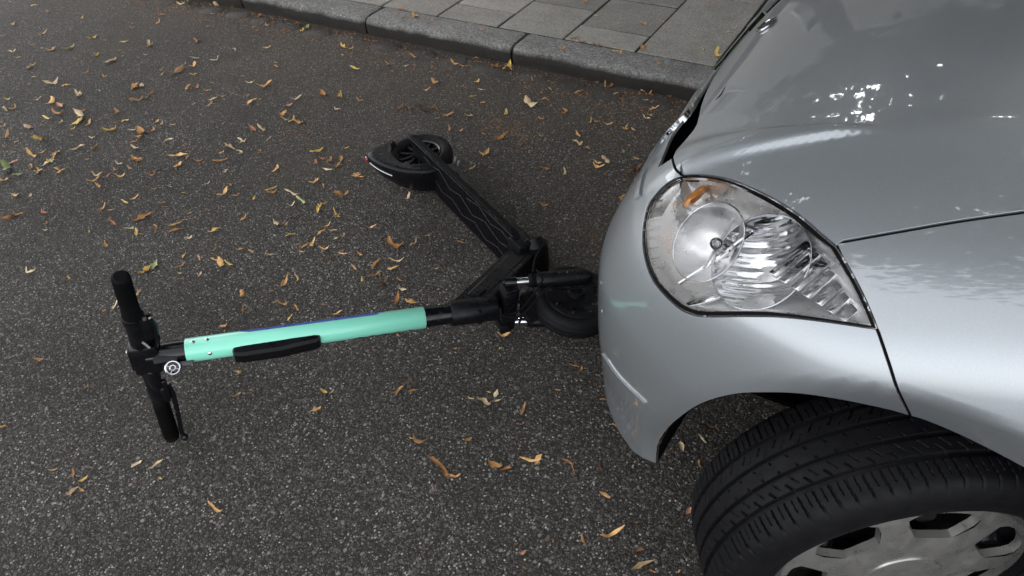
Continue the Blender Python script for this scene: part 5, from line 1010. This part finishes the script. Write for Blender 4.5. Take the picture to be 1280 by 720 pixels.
def leaf_geo(L, kind, r, seg=7):
    """a curled dry leaf lying along +x, on the ground z=0"""
    wid = L * {'bract': r.uniform(.15, .24), 'oval': r.uniform(.32, .46), 'curl': r.uniform(.22, .34), 'roll': r.uniform(.20, .30)}[kind]
    bend = r.choice((-1, 1)) * r.uniform(.25, 1.) * {'bract': .55, 'oval': .5, 'curl': 2.2, 'roll': .6}[kind]
    cup = r.uniform(.9, 2.0) * {'bract': .8, 'oval': .8, 'curl': 1.3, 'roll': 2.2}[kind] * r.choice((1, 1, -1))
    twist = r.uniform(-1.1, 1.1) * {'bract': 1., 'oval': .6, 'curl': 1., 'roll': .5}[kind]
    lift = r.uniform(.0, .55) * L; vs = []; fs = []; na = 4
    x = y = 0.; ang = -bend / 2; k0 = r.uniform(0, 6); wav = r.uniform(.02, .075); wfr = r.uniform(4, 10)
    for i in range(seg + 1):
        f = i / seg
        w_ = wid * (math.sin(math.pi * (f * .92 + .04)) ** .75) * (1 + .22 * math.sin(k0 + f * 9))
        z0 = lift * (f - .5) ** 2 * 2.2 + .0012 + wav * L * math.sin(k0 + f * wfr)
        tw = twist * (f - .5)
        for j in range(na + 1):
            s = (j / na - .5); a = s * cup
            yy = (math.sin(a) / cup if abs(cup) > .05 else s) * w_; zz = (1 - math.cos(a)) / cup * w_ if abs(cup) > .05 else 0
            zz += .28 * w_ * abs(s) * math.sin(k0 * 3 + f * 14 + j)
            y2 = yy * math.cos(tw) - zz * math.sin(tw); z2 = yy * math.sin(tw) + zz * math.cos(tw)
            vs.append((x - math.sin(ang) * y2, y + math.cos(ang) * y2, z0 + z2))
        x += math.cos(ang) * L / seg; y += math.sin(ang) * L / seg; ang += bend / seg + r.uniform(-.28, .28)
    for i in range(seg):
        for j in range(na): fs.append((i * (na + 1) + j, (i + 1) * (na + 1) + j, (i + 1) * (na + 1) + j + 1, i * (na + 1) + j + 1))
    V = np.array(vs); V[:, :2] -= (V[:, :2].min(0) + V[:, :2].max(0)) / 2; V[:, 2] += .0015 - V[:, 2].min()
    return V, fs
CN = dict(o='orange-brown', y='ochre yellow', p='pale tan', g='pale green', d='dark brown', r='reddish brown')
KN = dict(bract='narrow', oval='broad', curl='curled', roll='rolled-up')
def place_name(x, y, up):
    if up: return 'on the granite kerb' if y < KB else 'on the paving slabs'
    if y > 2.2: return 'at kerb foot near the car' if x > -1.5 else 'far along the kerb foot'
    if x > -.35 and y < 1.0: return 'by the car front tyre' if x > -.12 else 'under the bumper corner'
    if x > -.75 and y > 1.0: return 'between front wheel and kerb'
    p = (np.array([x, y]) - NK[:2]); t = p @ nz(SD[:2]); sde = SD[0] * p[1] - SD[1] * p[0]
    if sde > 0 and t > 0: return 'below mint stem near the bumper' if t < .35 else 'below mint stem near the handlebar'
    if t > .95: return 'on asphalt beyond the upper grip' if y > .75 else 'left of the handlebar'
    if y > 1.45 and x > -1.30: return 'between scooter deck and kerb'
    if x > -1.75 and t < .9 and y < 1.6: return 'between mint stem and deck' if t < .55 else 'above mint stem near the handlebar'
    if y > 1.6: return 'behind the scooter rear wheel' if x > -2.1 else 'far back on the open asphalt'
    return 'left of the scooter rear wheel'
SZ = lambda L: 'tiny' if L < .026 else 'small' if L < .038 else 'middling' if L < .052 else 'large'
leaves_by = {}
rest = {}
for i, rec in enumerate(LEAF.split()):
    x, y, up, L, dg, c = rec.split(','); x, y, L, up = float(x), float(y), float(L), int(up)
    r = random.Random(i * 13 + 5); L = min(L * .92, .088)
    kind = r.choice(['bract'] * 4 + ['curl'] * 3 + ['oval'] * 2 + ['roll'] * 2) if L > .03 else r.choice(['oval', 'curl', 'roll'])
    V, F_ = leaf_geo(L, kind, r, 9 if L > .03 else 5)
    if L > .045 and r.random() < .45:      # a second, smaller lobe torn or curled beside the first
        V2, F2 = leaf_geo(L * r.uniform(.4, .65), r.choice(['curl', 'roll', 'oval']), r, 6); a2 = r.uniform(.5, 2.4); c2, s2 = math.cos(a2), math.sin(a2)
        V2 = np.stack([V2[:, 0] * c2 - V2[:, 1] * s2 + L * r.uniform(-.35, .35), V2[:, 0] * s2 + V2[:, 1] * c2, V2[:, 2] + .001], 1)
        F_ = list(F_) + [tuple(q + len(V) for q in f) for f in F2]; V = np.vstack([V, V2])
    a = math.radians(float(dg)); ca, sa = math.cos(a), math.sin(a)
    W = np.stack([x + ca * V[:, 0] - sa * V[:, 1], y + sa * V[:, 0] + ca * V[:, 1], V[:, 2] + (PZ if up else .001)], 1)
    if i < 300:
        o = obj('fallen_leaf', W, F_, MT['l' + c], loc=(x, y, PZ if up else 0))
        tag(o, None, 'leaf', 'fallen leaves scattered on the ground'); leaves_by.setdefault('%s %s %s leaf %s' % (SZ(L), KN[kind], CN[c], place_name(x, y, up)), []).append(o)
    else:
        V0, F0 = rest.setdefault(c, ([], [])); k = len(V0); V0 += W.tolist(); F0 += [tuple(q + k for q in f) for f in F_]
ORD = ['', 'second', 'third', 'fourth', 'fifth', 'sixth', 'seventh', 'eighth', 'ninth', 'tenth']
for lb, os_ in leaves_by.items():
    os_.sort(key=lambda o: ((np.array(o.location) - CAM[0]) @ CAM[1]) / ((np.array(o.location) - CAM[0]) @ CAM[3]))
    for q, o in enumerate(os_):
        n = len(os_)
        o['label'] = lb if n == 1 else lb + (', leftmost such' if q == 0 else ', rightmost such' if q == n - 1 else ', %s such from left' % ORD[min(q, 9)])
# the smaller leaves and the litter of crumbs and stalks
mats = list(rest); V0 = []; F0 = []; mi = []
for q, c in enumerate(mats):
    k = len(V0); V0 += rest[c][0]; F0 += [tuple(j + k for j in f) for f in rest[c][1]]; mi += [q] * len(rest[c][1])
o = obj('leaf_litter', V0, F0, MT['l' + mats[0]], loc=(0, 0, 0))
for c in mats[1:]: o.data.materials.append(MT['l' + c])
o.data.polygons.foreach_set('material_index', mi); tag(o, kind='stuff')
V0 = []; F0 = []
def crumb(x, y, L, z=0.):
    a = rnd.uniform(0, 6.28); c_, s_ = math.cos(a), math.sin(a); w_ = L * rnd.uniform(.15, .6); k = len(V0); h_ = L * rnd.uniform(.1, .4)
    for p, q, t in ((-.5, -.1, 0), (.1, -.5, 0), (.5, .1, 0), (0, .5, 0), (0, 0, h_)): V0.append((x + L * p * c_ - w_ * q * s_, y + L * p * s_ + w_ * q * c_, z + .001 + t))
    F0.extend([(k, k + 1, k + 4), (k + 1, k + 2, k + 4), (k + 2, k + 3, k + 4), (k + 3, k, k + 4)])
for i in range(2600): crumb(rnd.uniform(-4.5, 1.2), KF - .01 - abs(rnd.gauss(0, .13)), rnd.uniform(.004, .018))
for i in range(2600):
    x, y = rnd.uniform(-5, .8), rnd.uniform(.0, 2.5)
    if rnd.random() < .12 + .5 * (y / 2.5) ** 1.5 * (1.2 if x < -1.6 else .7): crumb(x, y, rnd.uniform(.003, .011))
for cx, cy, n, s_ in ((-2.10, 1.62, 60, .05), (-1.30, 2.02, 80, .05), (-1.36, 2.05, 60, .04), (-1.18, 1.97, 70, .05), (-.62, 1.55, 90, .05), (-2.4, 1.3, 50, .08), (-.9, 2.3, 60, .08), (-1.45, 1.10, 40, .06)):
    for i in range(n): crumb(rnd.gauss(cx, s_), rnd.gauss(cy, s_), rnd.uniform(.004, .015))
for i in range(260): crumb(rnd.uniform(-3, .6), rnd.uniform(KB, KB + 1.4), rnd.uniform(.003, .010), PZ)
o = obj('leaf_crumbs', V0, F0, MT['crumb'], smooth=False, loc=(0, 0, 0)); tag(o, kind='stuff')
# pale grit lying loose on the asphalt
V0 = []; F0 = []
for i in range(700):
    x, y = rnd.uniform(-4, .8), rnd.uniform(-.3, 2.3); crumb(x, y, rnd.uniform(.004, .009))
o = obj('loose_grit', V0, F0, MT['slab'], smooth=False, loc=(0, 0, 0)); tag(o, kind='stuff')

# ------------------------------------------------------------------ street trees over the kerb (they shade the street and stand in the paint's reflections)
MT['bark'] = stone_mat('bark', .05, .12, 22., (1., .88, .74), per_obj=.1)
MT['foliage'] = leaf_mat('foliage', (.025, .050, .014), (.07, .125, .035))
def street_tree(x, y, h, rad, n_cl, per, seed, label):
    r = random.Random(seed); g = np.random.default_rng(seed)
    t = thing('street_tree', label, 'tree', (x, y, PZ if y > KF else 0))
    base = np.array([x, y, .0]); top = base + np.array([r.uniform(-.3, .3), r.uniform(-.3, .3), h * .85])
    b = MB(); b.tube([base, base + (top - base) * .08, base + (top - base) * .35, base + (top - base) * .7, top], [.26, .19, .16, .10, .03], 12)
    cl = []
    for i in range(n_cl):
        d = nz(g.normal(size=3)); q = base + np.array([0, 0, h * .66]) + d * np.array([rad, rad, h * .33]) * (g.uniform(.25, 1.) ** .5); cl.append(q)
    for q in cl[::4]:
        s0 = base + (top - base) * r.uniform(.35, .75); m_ = (s0 + q) / 2 + np.array([0, 0, .3]); b.tube([s0, m_, q], [.06, .035, .012], 7)
    b.build('trunk', MT['bark'], t)
    n = n_cl * per; C_ = np.repeat(np.array(cl), per, 0) + g.normal(size=(n, 3)) * np.array([.44, .44, .28]) * rad / 4.2
    A = g.normal(size=(n, 3)); A /= np.linalg.norm(A, axis=1, keepdims=True); B = np.cross(A, g.normal(size=(n, 3))); B /= np.linalg.norm(B, axis=1, keepdims=True)
    L = g.uniform(.08, .13, size=(n, 1))
    V = np.stack([C_ - A * L, C_ + B * L * .62, C_ + A * L, C_ - B * L * .62], 1).reshape(-1, 3); F_ = np.arange(n * 4).reshape(-1, 4)
    obj('crown', V, F_.tolist(), MT['foliage'], t, smooth=False)
    return t
street_tree(1.7, 3.9, 8.6, 4.6, 120, 330, 3, 'leafy street tree on the pavement behind the silver car')
street_tree(-5.2, 4.4, 9.0, 3.6, 100, 220, 8, 'leafy street tree on the pavement far to the left')
street_tree(-2.4, 7.6, 8.0, 3.2, 90, 200, 12, 'leafy tree standing back from the pavement')
# house front added out of view, hiding low sky from the paint's reflections
MT['plaster'] = stone_mat('plaster', .45, .55, 30., (1., .95, .86), per_obj=0.); MT['frame'] = simple('window_frame_white', (.7, .7, .68), .4)
hs_ = thing('house_backdrop', 'unseen plastered house along the back of the pavement', 'house_backdrop', (0, 12.0, PZ))
b = MB(); b.box((-2, 15, 3.4), (24, 0, 0), (0, 3, 0), (0, 0, 3.4)); b.build('wall', MT['plaster'], hs_, smooth=False)
wf = MB(); wf.box((0, 0, 0), (.62, 0, 0), (0, .04, 0), (0, 0, .85)); gp = MB(); gp.box((0, 0, 0), (.54, 0, 0), (0, .008, 0), (0, 0, .77))
f0 = wf.build('window', MT['frame'], None, smooth=False, loc=(0, 0, 0)); g0 = gp.build('pane', MT['glass'], None, smooth=False, loc=(0, 0, 0))
for i in range(12):
    for j in range(2):
        f1 = f0.copy(); g1 = g0.copy(); link(f1, hs_); link(g1, f1)
        f1.location = (-22 + i * 3.6, -.02, 1.7 + j * 3.1); g1.location = (0, -.037, 0)
bpy.data.objects.remove(f0); bpy.data.objects.remove(g0)
